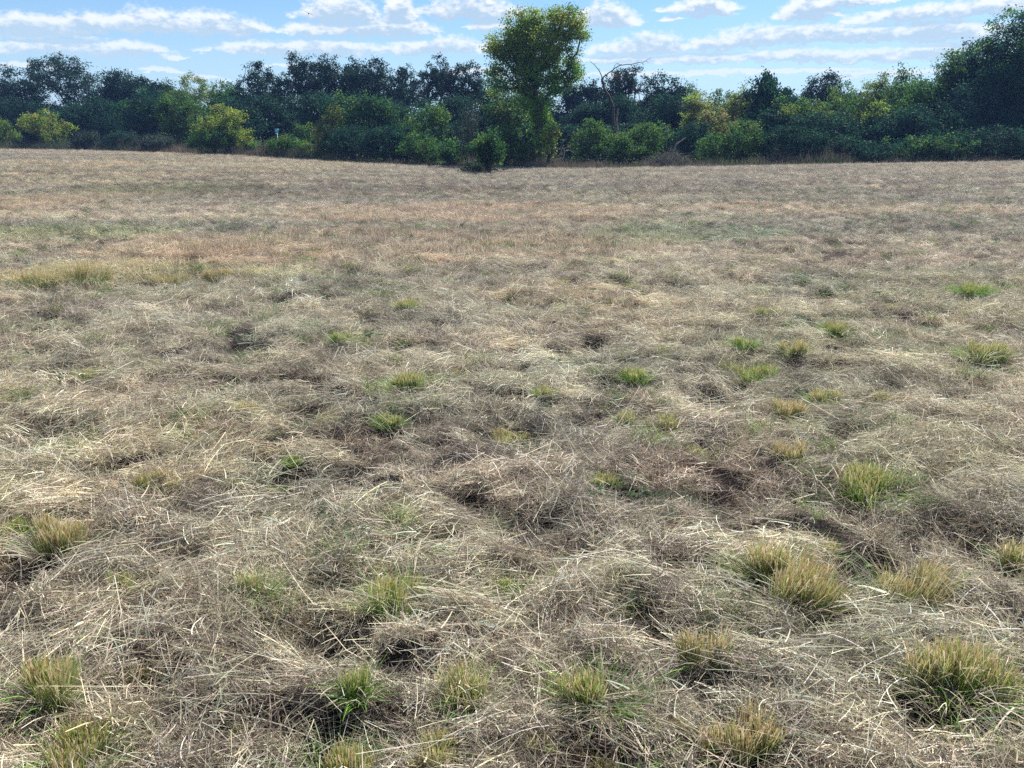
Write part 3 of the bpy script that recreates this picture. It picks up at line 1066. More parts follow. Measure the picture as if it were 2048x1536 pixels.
def skeleton(base, fork, C_, r_trunk, wig=.12):
    """grow limbs from a trunk to cluster centres; returns edges with radii, trunk first"""
    nodes = [base]
    par = [-1]
    k = 5
    for i in range(1, k + 1):
        t_ = i / k
        p_ = base * (1 - t_) + fork * t_
        p_ = p_ + np.array([R.normal(), R.normal(), 0]) * wig * .5 * (t_ < 1)
        nodes.append(p_)
        par.append(len(nodes) - 2)
    ntr = len(nodes)
    N = np.zeros((ntr + 4 * len(C_) + 5, 3))
    PL = np.zeros(len(N))
    N[:ntr] = nodes
    cnt = ntr
    order = np.argsort(np.linalg.norm(C_ - fork, axis=1))
    for ci in order:
        c = C_[ci]
        dd = np.linalg.norm(N[2:cnt] - c, axis=1) + PL[2:cnt] * .28 + np.maximum(0, N[2:cnt, 2] - c[2]) * .8
        j = int(np.argmin(dd)) + 2
        a_ = N[j].copy()
        L_ = np.linalg.norm(c - a_)
        prev = j
        ns = 3 if L_ > .8 else 2
        mid = (a_ + c) / 2 + R.normal(size=3) * L_ * wig + np.array([0, 0, L_ * .08])
        for s in range(1, ns + 1):
            t_ = s / ns
            q_ = a_ * (1 - t_) ** 2 + 2 * mid * t_ * (1 - t_) + c * t_ ** 2
            N[cnt] = q_
            par.append(prev)
            PL[cnt] = PL[prev] + np.linalg.norm(q_ - N[prev])
            prev = cnt
            cnt += 1
    N = N[:cnt]
    wgt = np.zeros(cnt)
    ch = np.zeros(cnt, int)
    for i in range(1, cnt):
        ch[par[i]] += 1
    wgt[ch == 0] = 1
    for i in range(cnt - 1, 0, -1):
        wgt[par[i]] += wgt[i]
    r = r_trunk * (wgt / max(wgt[0], 1)) ** .48
    pi = np.array(par[1:])
    return N[pi], N[1:], np.maximum(r[pi], .012), np.maximum(r[1:], .010), ntr - 1


def crown_points(blobs, n, shell=.55):
    """cluster centres in a union of ellipsoids (cx,cy,cz,rx,ry,rz), favouring the outside"""
    w_ = np.array([b_[3] * b_[4] * b_[5] for b_ in blobs]) ** .66
    w_ /= w_.sum()
    i = R.choice(len(blobs), n, p=w_)
    b_ = np.array(blobs)[i]
    q = norm(R.normal(size=(n, 3))) * (R.uniform(shell ** 3, 1, n) ** (1 / 3.))[:, None]
    return b_[:, :3] + q * b_[:, 3:]


def build_tree(name, label, cat, base, blobs, ncl, nlf, lsize, pal, rc=.55, fork_h=.35, trunk_r=.2, group=None,
               lean=0., up=0., flat=.3, shell=.55, bark=None, top_pal=None, stems=1, squash=.75, holes=0.0):
    root = bpy.data.objects.new(name, None)
    COL.objects.link(root)
    root.location = base
    tag(root, label, cat, group)
    single = stems == 1
    hmax = max(b_[2] + b_[5] for b_ in blobs)
    Cc = crown_points(blobs, ncl, shell)
    Cc[:, 2] = np.maximum(Cc[:, 2], .12 + .1 * R.uniform(size=len(Cc)))
    ext = np.array([[b_[0], b_[1]] for b_ in blobs]).mean(0)
    alltr, allbr = [], []
    if stems == 1:
        A, B_, ra, rb, nt_ = skeleton(np.array([0, 0, -.3]), np.array([lean, 0, hmax * fork_h]) + np.array([ext[0] * .4, 0, 0]), Cc, trunk_r)
        alltr.append((A[:nt_], B_[:nt_], ra[:nt_], rb[:nt_]))
        allbr.append((A[nt_:], B_[nt_:], ra[nt_:], rb[nt_:]))
    else:
        g_ = R.integers(0, stems, len(Cc))
        for s in range(stems):
            cs = Cc[g_ == s]
            if len(cs) < 2:
                continue
            m_ = cs.mean(0)
            b0 = np.array([m_[0] * .3 + R.normal() * .1, m_[1] * .3, -.2])
            A, B_, ra, rb, nt_ = skeleton(b0, b0 + (m_ - b0) * .45, cs, trunk_r)
            alltr.append((A[:nt_], B_[:nt_], ra[:nt_], rb[:nt_]))
            allbr.append((A[nt_:], B_[nt_:], ra[nt_:], rb[nt_:]))
    bark = bark or M_BARK
    for nm, lst, sd_ in (('trunk', alltr, 8), ('branches', allbr, 4)):
        a4 = [np.concatenate([l[i] for l in lst]) for i in range(4)]
        V, Q = tube_mesh(*a4, sides=sd_)
        ob_ = link(nm, mesh_np(nm, V, Q, None, bark, True), root)
        if not (single and nm == 'trunk'):
            ob_['kind'] = 'stuff'                        # a web of twigs too fine to pick apart
    n = len(Cc)
    k = R.integers(int(nlf * .5), int(nlf * 1.5) + 1, n)
    idx = np.repeat(np.arange(n), k)
    P = Cc[idx] + R.normal(size=(len(idx), 3)) * rc * .5 * np.array([1, 1, squash])
    ccl = pick(pal, n, .16)
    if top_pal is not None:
        tz = sstep(Cc[:, 2] / hmax + R.normal(0, .12, n), .55, .95)[:, None]  # tops blend to a brighter palette: sunlight put into leaf colour
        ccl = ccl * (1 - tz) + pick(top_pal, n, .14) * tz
    lc = ccl[idx] * (1 + R.normal(size=(len(idx), 1)) * .14)
    P[:, 2] = np.maximum(P[:, 2], .05)
    V, Q, c_ = leaves(P, lsize, lc, flat, up)
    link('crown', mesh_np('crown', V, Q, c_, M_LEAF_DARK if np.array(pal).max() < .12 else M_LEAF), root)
    return root


def auto_blobs(w_, h_, bottom, nb, kind, core=1):
    """irregular crown of nb lobes filling width w_, from height bottom to h_"""
    out_ = []
    cz, rz = (bottom + h_) / 2, (h_ - bottom) / 2
    for i in range(nb):
        if kind == 'cone':
            t_ = (i + .5) / nb
            r_ = w_ / 2 * (1 - t_) ** .8 + .12
            out_.append((R.normal() * .05 * w_, R.normal() * .05 * w_, bottom + (h_ - bottom) * t_, r_, r_, rz * .9 / nb * 2.2))
            continue
        a_ = R.uniform(0, 6.28)
        q_ = math.sqrt(R.uniform()) * .72
        x_ = math.cos(a_) * q_ * w_ / 2
        y_ = R.uniform(-.45, .45) * w_ / 2
        z_ = math.sin(a_) * q_ * rz
        s = R.uniform(.22, .52)
        out_.append((x_, y_, cz + z_, s * w_ / 2, s * w_ / 2 * .9, s * rz))
    if core:
        out_.append((0, 0, cz, w_ * .30, w_ * .28, rz * .62))
    else:
        out_.append((0, 0, cz, w_ * .26, w_ * .22, rz * .66))
    out_.append((R.normal() * .08 * w_, 0, h_ - rz * .42, w_ * .2, w_ * .2, rz * .42))
    return out_


KIND = {
    'oak': dict(pal=OAK, bottom=.34, nb=9, dens=.78, nlf=42, ls=.20, rc=.44, tr=.26, fork=.3, shell=.5, nm='oak_tree', cat='tree'),
    'oakd': dict(pal=OAK, bottom=.12, nb=9, dens=1.25, nlf=46, ls=.21, rc=.60, tr=.26, fork=.25, shell=.5, nm='oak_tree', cat='tree'),
    'mid': dict(pal=MID, bottom=.10, nb=9, dens=1.3, nlf=46, ls=.18, rc=.55, tr=.18, fork=.25, shell=.6, nm='leafy_tree', cat='tree'),
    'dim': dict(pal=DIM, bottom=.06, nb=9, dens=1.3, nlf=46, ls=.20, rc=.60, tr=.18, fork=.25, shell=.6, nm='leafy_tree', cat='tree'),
    'brt': dict(pal=BRT, bottom=.10, nb=8, dens=1.3, nlf=48, ls=.16, rc=.48, tr=.14, fork=.25, shell=.6, nm='leafy_tree', cat='tree'),
    'yel': dict(pal=YEL, bottom=.08, nb=6, dens=1.6, core=0, nlf=44, ls=.14, rc=.36, tr=.07, fork=.2, shell=.6, nm='shrub', cat='shrub', stems=4),
    'tan': dict(pal=TAN, bottom=.08, nb=7, dens=1.6, core=0, nlf=44, ls=.15, rc=.40, tr=.08, fork=.2, shell=.6, nm='shrub', cat='shrub', stems=4),
    'shr': dict(pal=MID, bottom=.03, nb=8, dens=1.6, nlf=44, ls=.14, rc=.38, tr=.06, fork=.15, shell=.6, nm='shrub', cat='shrub', stems=5),
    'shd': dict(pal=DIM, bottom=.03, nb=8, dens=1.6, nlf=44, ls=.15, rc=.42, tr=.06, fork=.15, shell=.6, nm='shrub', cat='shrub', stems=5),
    'jun': dict(pal=JUN, bottom=.02, nb=7, dens=2.2, nlf=40, ls=.13, rc=.38, tr=.09, fork=.3, shell=.7, nm='juniper_tree', cat='tree', up=.8),
    'plu': dict(pal=DIM, bottom=.15, nb=8, dens=2.0, nlf=46, ls=.24, rc=.5, tr=.12, fork=.25, shell=.5, nm='leafy_tree', cat='tree', up=1.6),
    'twg': dict(pal=MID, bottom=.15, nb=7, dens=1.6, nlf=20, ls=.20, rc=.42, tr=.10, fork=.25, shell=.5, nm='leafy_tree', cat='tree', up=1.4),
}


def tree(kind, px, top, wpx, dist, label, row, pal=None, bottom=None, top_pal=None, dens=1.0, group=None, **kw):
    k = dict(KIND[kind])
    d_ = ray(px, HORIZON)
    ed = float(edge_y(d_[0] / d_[1]))
    dist = max(dist, ed + {0: 20 + dist % 3, 1: 8 + dist % 4, 2: -20}[row])
    x0 = x_at(px, dist)
    z0 = float(terrain(np.array([x0]), np.array([dist]))[0])
    h = max(z_at(px, top, dist) - z0, .5)
    m = math.hypot(x0, dist) / FPX * 1.0
    w_ = wpx * m * 1.2
    bt = (bottom if bottom is not None else k['bottom']) * h
    blobs = auto_blobs(w_ * 1.0, h * .97, bt, k['nb'], 'cone' if kind == 'jun' else '', k.get('core', 1))
    vol = w_ * w_ * .8 * (h - bt)
    ncl = int(np.clip(vol ** .72 * 4.6 * k['dens'] * dens, 30, 520))
    return build_tree(k['nm'], label, k['cat'], (x0, dist, z0), blobs, ncl, k['nlf'], k['ls'], pal or k['pal'], k['rc'], k['fork'],
                      k['tr'], group, up=k.get('up', 0.), shell=k['shell'], stems=k.get('stems', 1), top_pal=top_pal, **kw)


G1 = 'trees standing in the wood edge behind the field'
G2 = 'shrubs along the far edge of the field'
# back row
for s in [
    ('oakd', -70, 118, 190, 98, 'dark oak left of the frame edge, behind the field', {}),
    ('oakd', 8, 124, 130, 100, 'dark oak with rounded crown cut by the left edge of the photo', {}),
    ('oak', 72, 146, 60, 97, 'small dark oak in the dip between the two leftmost crowns', {}),
    ('oakd', 178, 100, 200, 96, 'broad domed dark oak, tallest on the left side', {}),
    ('oakd', 262, 130, 110, 99, 'dark oak leaning out to the right of the broad domed one', {}),
    ('oakd', 335, 163, 110, 104, 'low dark oak far behind between the domed oak and the pale willow', {}),
    ('twg', 348, 150, 44, 92, 'thin twiggy tree with bare upright shoots left of the pale willow', dict(pal=MID)),
    ('brt', 412, 142, 110, 88, 'soft pale green willow-like tree with rounded head', dict(pal=BRT)),
    ('twg', 462, 154, 60, 96, 'thin grey-green tree right of the pale willow', {}),
    ('mid', 478, 168, 100, 88, 'mid green tree leaning on the pale willow', {}),
    ('oak', 548, 118, 118, 95, 'open dark oak with sky showing through, left of the tallest pair', {}),
    ('oak', 628, 92, 90, 94, 'tall dark oak, left one of the tallest pair in the middle left', {}),
    ('oak', 672, 98, 100, 97, 'tall dark oak, right one of the tallest pair in the middle left', {}),
    ('oak', 705, 104, 60, 100, 'slim dark oak close behind the tallest pair', {}),
    ('oakd', 762, 112, 110, 97, 'flat-topped dark oak between two open-crowned ones', dict(bottom=.3)),
    ('oak', 812, 122, 70, 99, 'ragged dark oak with low top right of the flat-topped one', {}),
    ('oak', 868, 103, 110, 94, 'open oak whose black limbs show against the sky', dict(bottom=.42, dens=.8)),
    ('oak', 925, 112, 110, 96, 'dark oak touching the left side of the tall central tree', dict(bottom=.42, dens=.85)),
    ('oakd', 985, 150, 90, 99, 'dark oak half hidden behind the tall central tree', {}),
    ('oakd', 1060, 170, 130, 100, 'dark tree mass straight behind the central trunk', {}),
    ('oakd', 1140, 160, 90, 98, 'dark oak behind the right shoulder of the central tree', {}),
    ('oak', 1190, 148, 90, 97, 'open dark oak behind the dead forked limbs', {}),
    ('oak', 1258, 128, 105, 95, 'dark oak with reddish tinge right of the dead limbs', dict(pal=OAK + [(.10, .05, .045)])),
    ('oakd', 1322, 138, 100, 93, 'compact dark oak with bushy top, right of the reddish one', {}),
    ('mid', 1372, 162, 60, 96, 'small mid green tree stepping down to the sky gap', {}),
    ('twg', 1420, 172, 60, 98, 'thin feathery tree in the low sky gap', {}),
    ('twg', 1455, 168, 50, 95, 'thin dark feathery tree at the right end of the sky gap', {}),
    ('oakd', 1605, 146, 60, 97, 'left head of the twin bluish oak far behind on the right', {}),
    ('oakd', 1645, 145, 70, 98, 'right head of the twin bluish oak far behind on the right', {}),
    ('oakd', 1560, 185, 120, 99, 'dark low tree filling the gap left of the twin oak', {}),
    ('dim', 1400, 200, 160, 100, 'dark low tree filling the background under the sky gap', {}),
    ('dim', 1690, 180, 120, 100, 'dark low tree behind the pale ash crowns on the right', {}),
    ('dim', 2130, 20, 190, 72, 'big dark tree beyond the right frame edge', {}),
]:
    kw = s[6]
    tree(s[0], s[1], s[2], s[3], s[4], s[5], 0, group=G1, **kw)

# middle row
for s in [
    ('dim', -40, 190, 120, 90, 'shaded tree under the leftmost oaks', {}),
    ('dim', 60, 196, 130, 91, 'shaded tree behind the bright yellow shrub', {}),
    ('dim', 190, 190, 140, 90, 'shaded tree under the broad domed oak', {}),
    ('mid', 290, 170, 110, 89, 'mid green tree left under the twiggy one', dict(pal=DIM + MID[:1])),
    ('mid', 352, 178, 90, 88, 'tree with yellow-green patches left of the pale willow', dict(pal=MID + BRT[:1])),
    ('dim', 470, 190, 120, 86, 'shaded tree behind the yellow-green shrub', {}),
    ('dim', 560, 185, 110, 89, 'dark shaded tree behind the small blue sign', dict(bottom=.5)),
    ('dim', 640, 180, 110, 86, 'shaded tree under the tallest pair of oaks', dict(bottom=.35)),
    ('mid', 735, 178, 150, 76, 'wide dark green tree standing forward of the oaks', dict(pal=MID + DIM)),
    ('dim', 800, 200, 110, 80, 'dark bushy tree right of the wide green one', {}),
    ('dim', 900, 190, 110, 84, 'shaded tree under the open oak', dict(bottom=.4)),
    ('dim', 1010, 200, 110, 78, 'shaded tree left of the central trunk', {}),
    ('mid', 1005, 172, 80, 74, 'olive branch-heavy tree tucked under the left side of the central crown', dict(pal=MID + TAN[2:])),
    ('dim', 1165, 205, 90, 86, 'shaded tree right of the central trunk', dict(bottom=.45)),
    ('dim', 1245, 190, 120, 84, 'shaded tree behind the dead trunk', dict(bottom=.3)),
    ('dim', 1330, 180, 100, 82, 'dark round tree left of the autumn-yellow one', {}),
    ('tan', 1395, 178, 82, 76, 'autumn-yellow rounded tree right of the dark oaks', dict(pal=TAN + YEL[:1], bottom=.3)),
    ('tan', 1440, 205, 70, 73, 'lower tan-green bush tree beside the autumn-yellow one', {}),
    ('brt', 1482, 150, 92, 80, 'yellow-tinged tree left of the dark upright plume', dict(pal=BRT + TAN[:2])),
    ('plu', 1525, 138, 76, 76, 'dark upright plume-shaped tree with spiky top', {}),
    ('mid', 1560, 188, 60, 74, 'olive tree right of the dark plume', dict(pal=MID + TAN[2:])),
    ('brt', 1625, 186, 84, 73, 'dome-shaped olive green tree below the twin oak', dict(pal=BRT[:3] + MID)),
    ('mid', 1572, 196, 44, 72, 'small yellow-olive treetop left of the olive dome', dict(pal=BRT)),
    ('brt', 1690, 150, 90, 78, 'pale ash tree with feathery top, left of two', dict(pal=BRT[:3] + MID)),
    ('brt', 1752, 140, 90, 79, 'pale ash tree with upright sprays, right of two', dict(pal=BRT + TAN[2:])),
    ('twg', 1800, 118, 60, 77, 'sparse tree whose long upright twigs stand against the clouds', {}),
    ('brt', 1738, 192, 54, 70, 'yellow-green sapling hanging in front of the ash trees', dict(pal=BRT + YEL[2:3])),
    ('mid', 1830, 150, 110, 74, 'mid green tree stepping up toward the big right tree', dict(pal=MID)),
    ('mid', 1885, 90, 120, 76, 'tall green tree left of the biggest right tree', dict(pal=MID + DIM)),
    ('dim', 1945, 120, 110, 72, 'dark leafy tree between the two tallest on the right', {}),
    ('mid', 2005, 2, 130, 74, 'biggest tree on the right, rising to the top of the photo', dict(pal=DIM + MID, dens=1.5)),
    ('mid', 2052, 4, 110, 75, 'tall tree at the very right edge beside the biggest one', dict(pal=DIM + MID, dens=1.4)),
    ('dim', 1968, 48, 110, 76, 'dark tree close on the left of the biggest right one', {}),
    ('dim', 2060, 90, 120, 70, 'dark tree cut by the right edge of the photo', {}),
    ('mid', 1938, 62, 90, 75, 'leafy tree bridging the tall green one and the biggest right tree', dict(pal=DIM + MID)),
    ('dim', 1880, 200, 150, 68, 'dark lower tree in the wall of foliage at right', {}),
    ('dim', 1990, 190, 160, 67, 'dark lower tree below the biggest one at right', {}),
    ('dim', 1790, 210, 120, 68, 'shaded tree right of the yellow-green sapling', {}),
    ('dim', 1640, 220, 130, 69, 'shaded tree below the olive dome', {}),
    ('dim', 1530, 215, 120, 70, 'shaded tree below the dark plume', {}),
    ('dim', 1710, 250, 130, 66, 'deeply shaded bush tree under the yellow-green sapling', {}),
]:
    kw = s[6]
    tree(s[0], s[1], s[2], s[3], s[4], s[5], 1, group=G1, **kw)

# shrubs along the edge of the field
for s in [
    ('shr', 0, 232, 60, 90, 'olive shrub cut by the left edge of the photo', dict(pal=MID + BRT)),
    ('yel', 98, 214, 66, 89, 'bright yellow-green shrub with forked top at far left', dict(pal=YEL + BRT[:1])),
    ('shd', 175, 258, 70, 86, 'grey-green low shrub right of the bright yellow one', dict(pal=JUN)),
    ('shd', 240, 262, 90, 85, 'grey-green low shrub in the left weeds', dict(pal=JUN + DIM)),
    ('shd', 320, 268, 90, 82, 'low greyish bush left of the yellow-green shrub', dict(pal=JUN)),
    ('yel', 455, 206, 96, 77, 'large yellow-green rounded shrub on the left', dict(pal=YEL[:3] + BRT, top_pal=YEL)),
    ('shr', 430, 250, 90, 76, 'dull green skirt bush in front of the large yellow-green shrub', {}),
    ('shr', 580, 267, 110, 74, 'low clipped-looking green thicket in front of the blue sign', dict(pal=MID + BRT[:1])),
    ('shr', 600, 236, 44, 80, 'small leaning green shrub right of the blue sign', {}),
    ('tan', 662, 206, 72, 73, 'pale tan-green tall shrub left of the wide dark tree', dict(pal=TAN + BRT)),
    ('shd', 700, 250, 120, 70, 'dark shrub at the foot of the wide green tree', {}),
    ('shd', 770, 250, 110, 68, 'dark shrub left of the pointed yellow-green one', {}),
    ('brt', 862, 202, 74, 70, 'pointed yellow-green young tree left of the juniper', dict(pal=MID + BRT[2:3], top_pal=MID + BRT[:2])),
    ('shr', 850, 262, 100, 66, 'green shrub in front of the pointed young tree', {}),
    ('jun', 940, 188, 56, 67, 'greyish upright juniper left of the central tree', {}),
    ('shr', 912, 270, 70, 64, 'low dark bush in front of the juniper', dict(pal=DIM + MID)),
    ('shr', 976, 254, 68, 49, 'dark young bush standing forward in the field before the central tree', dict(pal=DIM + MID, dens=1.7)),
    ('shd', 950, 338, 80, 50, 'flat scrubby sprawl at the foot of the forward bush', dict(pal=JUN)),
    ('shr', 1012, 244, 60, 64, 'green bush left of the central trunk', dict(pal=MID)),
    ('shr', 1052, 268, 60, 64, 'olive bush at the foot of the central trunk', dict(pal=MID + TAN[2:])),
    ('brt', 1098, 246, 34, 63, 'bright yellow-green creeper bush on the right of the central trunk', dict(pal=YEL[:3] + BRT)),
    ('shr', 1182, 238, 78, 67, 'green spiky-topped shrub left of the dead trunk', dict(pal=MID + BRT[:1])),
    ('shr', 1235, 262, 80, 66, 'green shrub before the dead trunk', dict(pal=MID + BRT[2:3])),
    ('shr', 1290, 242, 96, 68, 'bushy green shrub left of the brush pile', dict(pal=MID + BRT[:1])),
    ('shd', 1390, 240, 90, 70, 'dark round bush behind the brush pile', {}),
    ('shr', 1425, 262, 80, 66, 'mid green bush right of the brush pile', dict(pal=MID)),
    ('shr', 1490, 236, 90, 66, 'green bush with bright tips under the dark plume', dict(pal=MID + BRT[:1])),
    ('shd', 1560, 250, 90, 65, 'dark bush under the plume tree, right side', {}),
    ('shd', 1640, 258, 100, 65, 'dark bush in the shaded wall at right', {}),
    ('shr', 1830, 268, 100, 64, 'dim green bush on the right edge of the field', dict(pal=DIM + MID)),
    ('shr', 1900, 262, 90, 64, 'dim bush near the right corner of the field', dict(pal=DIM + MID)),
    ('shd', 1990, 250, 120, 64, 'dark bush in the far right corner', {}),
    ('shd', 2080, 250, 120, 64, 'dark bush beyond the right edge', {}),
    ('shd', 1750, 285, 110, 64, 'low dark bush at the field edge, right', {}),
]:
    kw = s[6]
    tree(s[0], s[1], s[2], s[3], s[4], s[5], 2, group=G2, **kw)

# the tall central tree
DC = 66.0


def pb(px, py, rx, rz, dy=0.0, ry=None):
    m = DC / FPX
    return (x_at(px, DC) - x_at(1082, DC), dy, z_at(px, py, DC) - z_at(1082, 338, DC), rx * m, (ry or rx * .9) * m, rz * m)


CB = [pb(1125, 45, 36, 28, -0.5), pb(1095, 50, 34, 30, -0.2), pb(1060, 58, 28, 26, 0.5), pb(1038, 78, 28, 26, -0.5), pb(1148, 58, 18, 26, -0.1), pb(1158, 76, 12, 12, 0.4), pb(1100, 85, 46, 28, -0.5), pb(1010, 97, 26, 22, -0.1), pb(990, 118, 20, 22, -0.4), pb(1040, 112, 34, 26, -0.1), pb(1085, 115, 32, 24, 0.2), pb(985, 152, 16, 22, -0.5), pb(1015, 145, 30, 24, 0.1), pb(1060, 150, 32, 24, -0.4), pb(1100, 145, 24, 20, 0.2), pb(1142, 148, 18, 14, 0.2), pb(1120, 166, 20, 14, 0.1), pb(1085, 182, 24, 14, -0.4), pb(1040, 180, 20, 14, 0.5), pb(1002, 178, 18, 12, -0.4), pb(1078, 212, 16, 20, -0.5), pb(1074, 248, 15, 26, 0.5), pb(1082, 290, 20, 28, 0.4), pb(1050, 212, 18, 12, -0.2)]
build_tree('cottonwood_tree', 'tallest free-standing tree at centre with broad bright green and yellow crown', 'tree',
           (x_at(1082, DC), DC, float(terrain(np.array([x_at(1082, DC)]), np.array([DC]))[0])), CB + [pb(1062, 100, 56, 34, .2), pb(1075, 148, 40, 24, -.2), pb(1120, 60, 30, 26, .3), pb(1128, 118, 26, 20, .2), pb(1136, 148, 28, 22, .1), pb(1112, 172, 26, 16, -.2), pb(1000, 92, 26, 22, .2), pb(1032, 62, 30, 28, -.2), pb(1058, 42, 26, 20, .1), pb(1052, 176, 26, 18, .3), pb(1080, 222, 22, 28, .2), pb(1084, 262, 18, 26, -.3)], 800, 66, .16,
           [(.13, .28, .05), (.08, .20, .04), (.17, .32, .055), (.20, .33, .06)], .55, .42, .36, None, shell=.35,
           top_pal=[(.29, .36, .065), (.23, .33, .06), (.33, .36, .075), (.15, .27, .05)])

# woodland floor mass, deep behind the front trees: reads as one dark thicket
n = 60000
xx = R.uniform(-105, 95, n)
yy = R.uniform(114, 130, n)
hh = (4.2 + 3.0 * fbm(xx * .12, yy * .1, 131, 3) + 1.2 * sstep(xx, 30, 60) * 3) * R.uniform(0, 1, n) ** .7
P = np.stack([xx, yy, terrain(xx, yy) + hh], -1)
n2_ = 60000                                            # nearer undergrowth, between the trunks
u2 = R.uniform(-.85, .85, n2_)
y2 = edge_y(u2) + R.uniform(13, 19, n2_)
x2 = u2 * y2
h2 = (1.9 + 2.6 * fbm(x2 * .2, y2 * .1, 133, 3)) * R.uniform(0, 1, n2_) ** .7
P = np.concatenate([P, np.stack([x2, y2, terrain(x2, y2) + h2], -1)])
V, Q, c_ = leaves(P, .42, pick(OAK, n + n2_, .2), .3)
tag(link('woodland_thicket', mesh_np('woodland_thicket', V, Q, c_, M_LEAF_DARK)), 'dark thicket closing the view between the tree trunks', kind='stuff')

# ------------------------------------------------------------------ weeds along the field edge
n = 34000
uu = R.uniform(-.78, .78, n)
ye = edge_y(uu)
dd_ = R.gamma(1.6, 1.3, n)
yy = ye + dd_ - .3
xx = uu * yy
hs = (.14 + 1.5 * fbm(xx * .6, yy * .5, 141, 3) ** 1.7) * (.55 + .45 * sstep(dd_, 0, 1.8)) * R.uniform(.5, 1.15, n) * (1 + .45 * sstep(-uu, .15, .4))
cw = np.where((fbm(xx * .25, yy * .2, 143, 2) + R.normal(0, .13, n) > .52)[:, None], pick([(.20, .17, .12), (.26, .21, .14), (.15, .13, .10), (.18, .14, .11)], n),
              pick([(.09, .12, .06), (.12, .15, .08), (.07, .10, .05), (.16, .17, .10)], n))
P = np.stack([xx, yy, terrain(xx, yy) - .02], -1)
D = np.stack([R.normal(0, .22, n), R.normal(0, .22, n), np.ones(n)], -1)
V, Q, c_ = ribbons(P, D, hs, R.uniform(.02, .05, n), R.normal(size=(n, 3)) * (hs * .15)[:, None], cw * .8, cw, 2, tip=.25)
tag(link('edge_weeds', mesh_np('edge_weeds', V, Q, c_, M_WEED)), 'dry tall weeds and grass fringing the far edge of the field', kind='stuff')


# ------------------------------------------------------------------ dead wood
def poly_tubes(chains, y0, px0, py0):
    """chains of (column, row, depth offset, radius); returns tubes relative to a base point"""
    A, B_, ra, rb = [], [], [], []
    bx_, bz_ = x_at(px0, y0), z_at(px0, py0, y0)
    for ch in chains:
        pts = []
        for (px, py, dy, r) in ch:
            yv = y0 + dy
            pts.append((np.array([x_at(px, yv) - bx_, dy, z_at(px, py, yv) - bz_]), r))
        for (p_, r_), (q_, s_) in zip(pts[:-1], pts[1:]):
            k_ = 3
            prev, pr = p_, r_
            for i in range(1, k_ + 1):
                t_ = i / k_
                w__ = p_ * (1 - t_) + q_ * t_ + (R.normal(size=3) * .035 if i < k_ else 0)
                rr = r_ * (1 - t_) + s_ * t_
                A.append(prev)
                B_.append(w__)
                ra.append(pr)
                rb.append(rr)
                prev, pr = w__, rr
    return tube_mesh(np.array(A), np.array(B_), np.array(ra), np.array(rb), 7), (bx_, y0, bz_)


(Vt, Qt), loc = poly_tubes([[(1226, 320, 0, .17), (1226, 270, 0, .15), (1224, 215, 0, .13), (1215, 192, 0, .12), (1203, 172, 0, .11), (1200, 158, 0, .10)]], 74, 1226, 320)
root = bpy.data.objects.new('dead_tree', None)
COL.objects.link(root)
root.location = loc
tag(root, 'dead bare tree with forked pale limbs above the wood, right of the central tree', 'dead tree')
link('trunk', mesh_np('trunk', Vt, Qt, None, M_BARK, True), root)
for ch in ([[(1200, 158, 0, .095), (1212, 146, 0, .08), (1222, 138, .2, .075), (1240, 130, .3, .06), (1262, 127, .4, .05), (1284, 122, .5, .03), (1294, 115, .5, .012)],
            [(1284, 122, .5, .025), (1293, 126, .6, .01)], [(1222, 138, .2, .05), (1226, 128, .2, .03), (1238, 128, .1, .012)],
            [(1240, 130, .3, .02), (1226, 127, .4, .012)], [(1262, 127, .4, .02), (1275, 129, .6, .01)]],
           [[(1200, 158, 0, .08), (1195, 143, 0, .06), (1184, 129, -.2, .04), (1178, 124, -.2, .025), (1177, 120, -.2, .012)], [(1184, 129, -.2, .02), (1187, 126, -.2, .01)],
            [(1195, 143, 0, .02), (1194, 136, 0, .01)]]):
    ch = [[(a_, b_, c_, r_ * .6) for (a_, b_, c_, r_) in l_] for l_ in ch]
    (Vt, Qt), _ = poly_tubes(ch, 74, 1226, 320)
    link('limb', mesh_np('limb', Vt, Qt, None, M_GREY, True), root)

(Vt, Qt), loc = poly_tubes([[(1237, 300, 0, .12), (1234, 260, 0, .10), (1231, 236, 0, .08), (1234, 217, 0, .05)], [(1232, 240, 0, .04), (1228, 262, .1, .03)]], 71, 1237, 300)
tag(link('snag', mesh_np('snag', Vt, Qt, None, M_DEAD, True), None, loc), 'short bleached broken snag standing before the dead forked tree', 'dead trunk')
(Vt, Qt), loc = poly_tubes([[(1345, 312, 0, .09), (1352, 290, 0, .07), (1371, 275, .2, .03)], [(1356, 287, 0, .03), (1366, 276, .2, .015)]], 65, 1345, 312)
tag(link('fallen_branch', mesh_np('fallen_branch', Vt, Qt, None, M_DEAD, True), None, loc), 'bare grey branch poking up out of the brush pile', 'branch')
(Vt, Qt), loc = poly_tubes([[(1127, 316, 0, .06), (1129, 302, 0, .05), (1124, 294, 0, .03)], [(1129, 302, 0, .04), (1140, 300, .1, .03), (1148, 306, .2, .02)],
                            [(1108, 296, 0, .03), (1124, 298, 0, .04), (1142, 292, 0, .03)], [(1124, 298, 0, .03), (1118, 312, 0, .02)]], 62.5, 1127, 316)
tag(link('fallen_branch', mesh_np('fallen_branch', Vt, Qt, None, M_DEAD, True), None, loc), 'pale fallen limb with crooked arms right of the central trunk', 'branch')

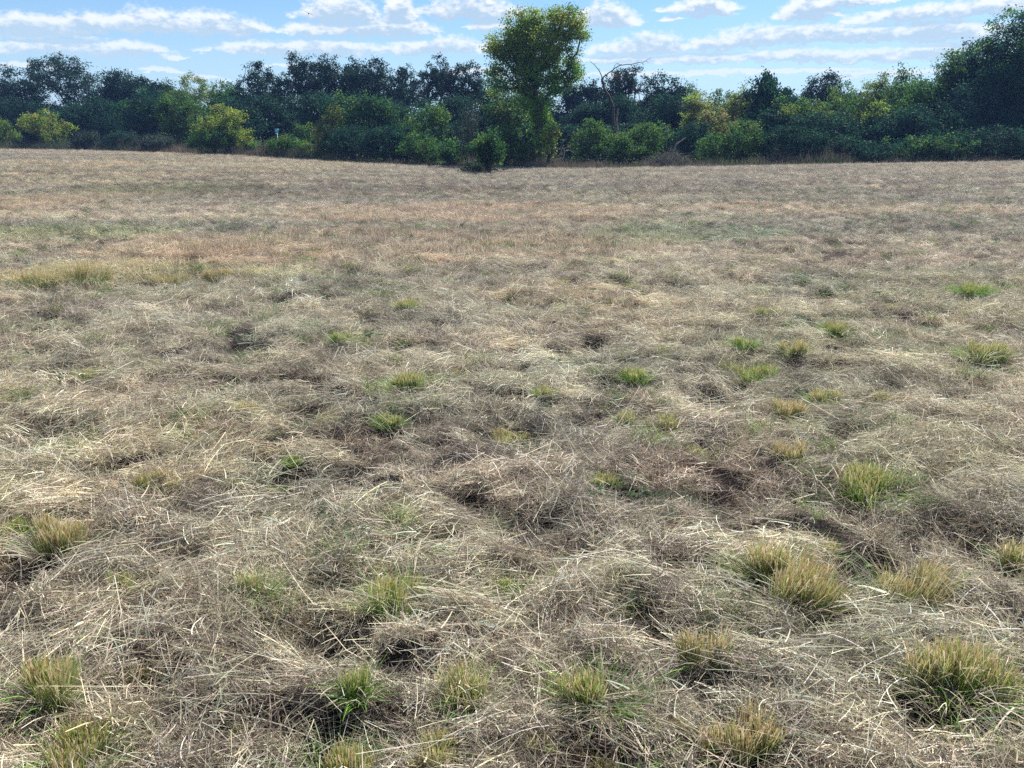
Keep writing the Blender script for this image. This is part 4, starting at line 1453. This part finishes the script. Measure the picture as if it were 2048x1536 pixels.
# brush pile: a heap of grey twigs
n = 800
bx0 = x_at(1342, 63.5)
a_ = R.uniform(0, 6.28, n)
q_ = np.sqrt(R.uniform(size=n))
P = np.stack([q_ * np.cos(a_) * 2.0, q_ * np.sin(a_) * 1.2, R.uniform(0, 1, n) * 1.1 * (1 - q_ ** 2)], -1)
D = np.stack([R.normal(size=n), R.normal(size=n) * .7, np.abs(R.normal(size=n)) * .8], -1)
V, Q = tube_mesh(P, P + norm(D) * R.uniform(.3, 1.0, (n, 1)), np.full(n, .014), np.full(n, .006), 3)
V[:, 2] = np.maximum(V[:, 2], -.05)
tag(link('brush_pile', mesh_np('brush_pile', V, Q, None, M_GREY, True), None, (bx0, 63.5, float(terrain(np.array([bx0]), np.array([63.5]))[0]))),
    'heap of tangled grey twigs at the field edge, right of centre', 'brush pile')


# ------------------------------------------------------------------ small sign by the wood and a bird
def box(x0, x1, y0, y1, z0, z1):
    V = np.array([(x, y, z) for x in (x0, x1) for y in (y0, y1) for z in (z0, z1)], float)
    Q = np.array([(0, 1, 3, 2), (4, 6, 7, 5), (0, 4, 5, 1), (2, 3, 7, 6), (0, 2, 6, 4), (1, 5, 7, 3)])
    return V, Q


SY = 77.6
sx = x_at(556, SY)
sz = float(terrain(np.array([sx]), np.array([SY]))[0])
root = bpy.data.objects.new('marker_sign', None)
COL.objects.link(root)
root.location = (sx, SY, sz)
tag(root, 'small light blue marker sign on a white post before the dark wood', 'sign')
ztop = z_at(556, 257.5, SY) - sz
zbot = z_at(556, 266, SY) - sz
mb, mw = plain('sign_blue', (.10, .42, .55), .4), plain('sign_white', (.62, .74, .78), .4)
V, Q = box(-.035, .035, -.035, .035, -.3, zbot + .1)
link('post', mesh_np('post', V, Q, None, mw), root)
V, Q = box(-.19, .19, -.052, -.038, zbot, ztop)
pn = link('sign_panel', mesh_np('sign_panel', V, Q, None, mb), root)
hz = (zbot + ztop) / 2
V, Q = box(-.14, .14, -.058, -.0545, hz - .055, hz + .035)
link('stripe', mesh_np('stripe', V, Q, None, mw), pn)

# bird: body, two wings, tail
BY = 120.0
bz = z_at(635, 27, BY)
root = bpy.data.objects.new('bird', None)
COL.objects.link(root)
root.location = (x_at(635, BY), BY, bz)
root.rotation_euler = (0, rad(22), rad(20))
tag(root, 'tiny dark bird gliding before the cloud at upper left', 'bird')
mbd = plain('dark_feathers', (.03, .03, .035), .8)
th = np.linspace(0, 2 * math.pi, 9)[:-1]
prof = [(-.26, .01), (-.2, .05), (-.05, .085), (.1, .075), (.18, .05), (.24, .045), (.29, .012)]
V = np.array([(r_ * math.cos(t_), yv, r_ * math.sin(t_)) for (yv, r_) in prof for t_ in th])
Q = np.array([(i * 8 + j, i * 8 + (j + 1) % 8, (i + 1) * 8 + (j + 1) % 8, (i + 1) * 8 + j) for i in range(len(prof) - 1) for j in range(8)])
link('body', mesh_np('body', V, Q, None, mbd, True), root)
for s in (-1, 1):
    pts = [(0.05 * s, .12, .03), (.35 * s, .16, .09), (.75 * s, .02, .05), (.35 * s, -.06, .08), (.05 * s, -.08, .02)]
    top_ = np.array(pts)
    V = np.concatenate([top_, top_ - np.array([0, 0, .015])])
    Q = [(0, 1, 3, 4), (1, 2, 3, 3), (5, 6, 8, 9), (6, 7, 8, 8)]
    me = bpy.data.meshes.new('wing')
    me.from_pydata([tuple(v) for v in V], [], [(0, 1, 2, 3, 4), (9, 8, 7, 6, 5), (0, 5, 6, 1), (1, 6, 7, 2), (2, 7, 8, 3), (3, 8, 9, 4), (4, 9, 5, 0)])
    me.materials.append(mbd)
    link('wing', me, root)
me = bpy.data.meshes.new('tail')
me.from_pydata([(-.02, -.2, 0), (.02, -.2, 0), (.07, -.42, 0), (-.07, -.42, 0), (-.02, -.2, .012), (.02, -.2, .012), (.07, -.42, .012), (-.07, -.42, .012)], [],
               [(0, 1, 2, 3), (7, 6, 5, 4), (0, 4, 5, 1), (1, 5, 6, 2), (2, 6, 7, 3), (3, 7, 4, 0)])
me.materials.append(mbd)
link('tail', me, root)

# ------------------------------------------------------------------ air
V, Q = box(-960, 960, -340, 1560, -6, 22)
hm = bpy.data.materials.new('haze')
hm.use_nodes = True
t = hm.node_tree
t.nodes.clear()
o = nd(t, 'ShaderNodeOutputMaterial')
pv = nd(t, 'ShaderNodeVolumePrincipled')
pv.inputs['Color'].default_value = (.30, .48, 1.0, 1)
pv.inputs['Density'].default_value = .00042
t.links.new(pv.outputs[0], o.inputs['Volume'])
hz_ = link('haze', mesh_np('haze', V, Q, None, hm))
tag(hz_, 'thin blue summer haze over the field', kind='stuff')
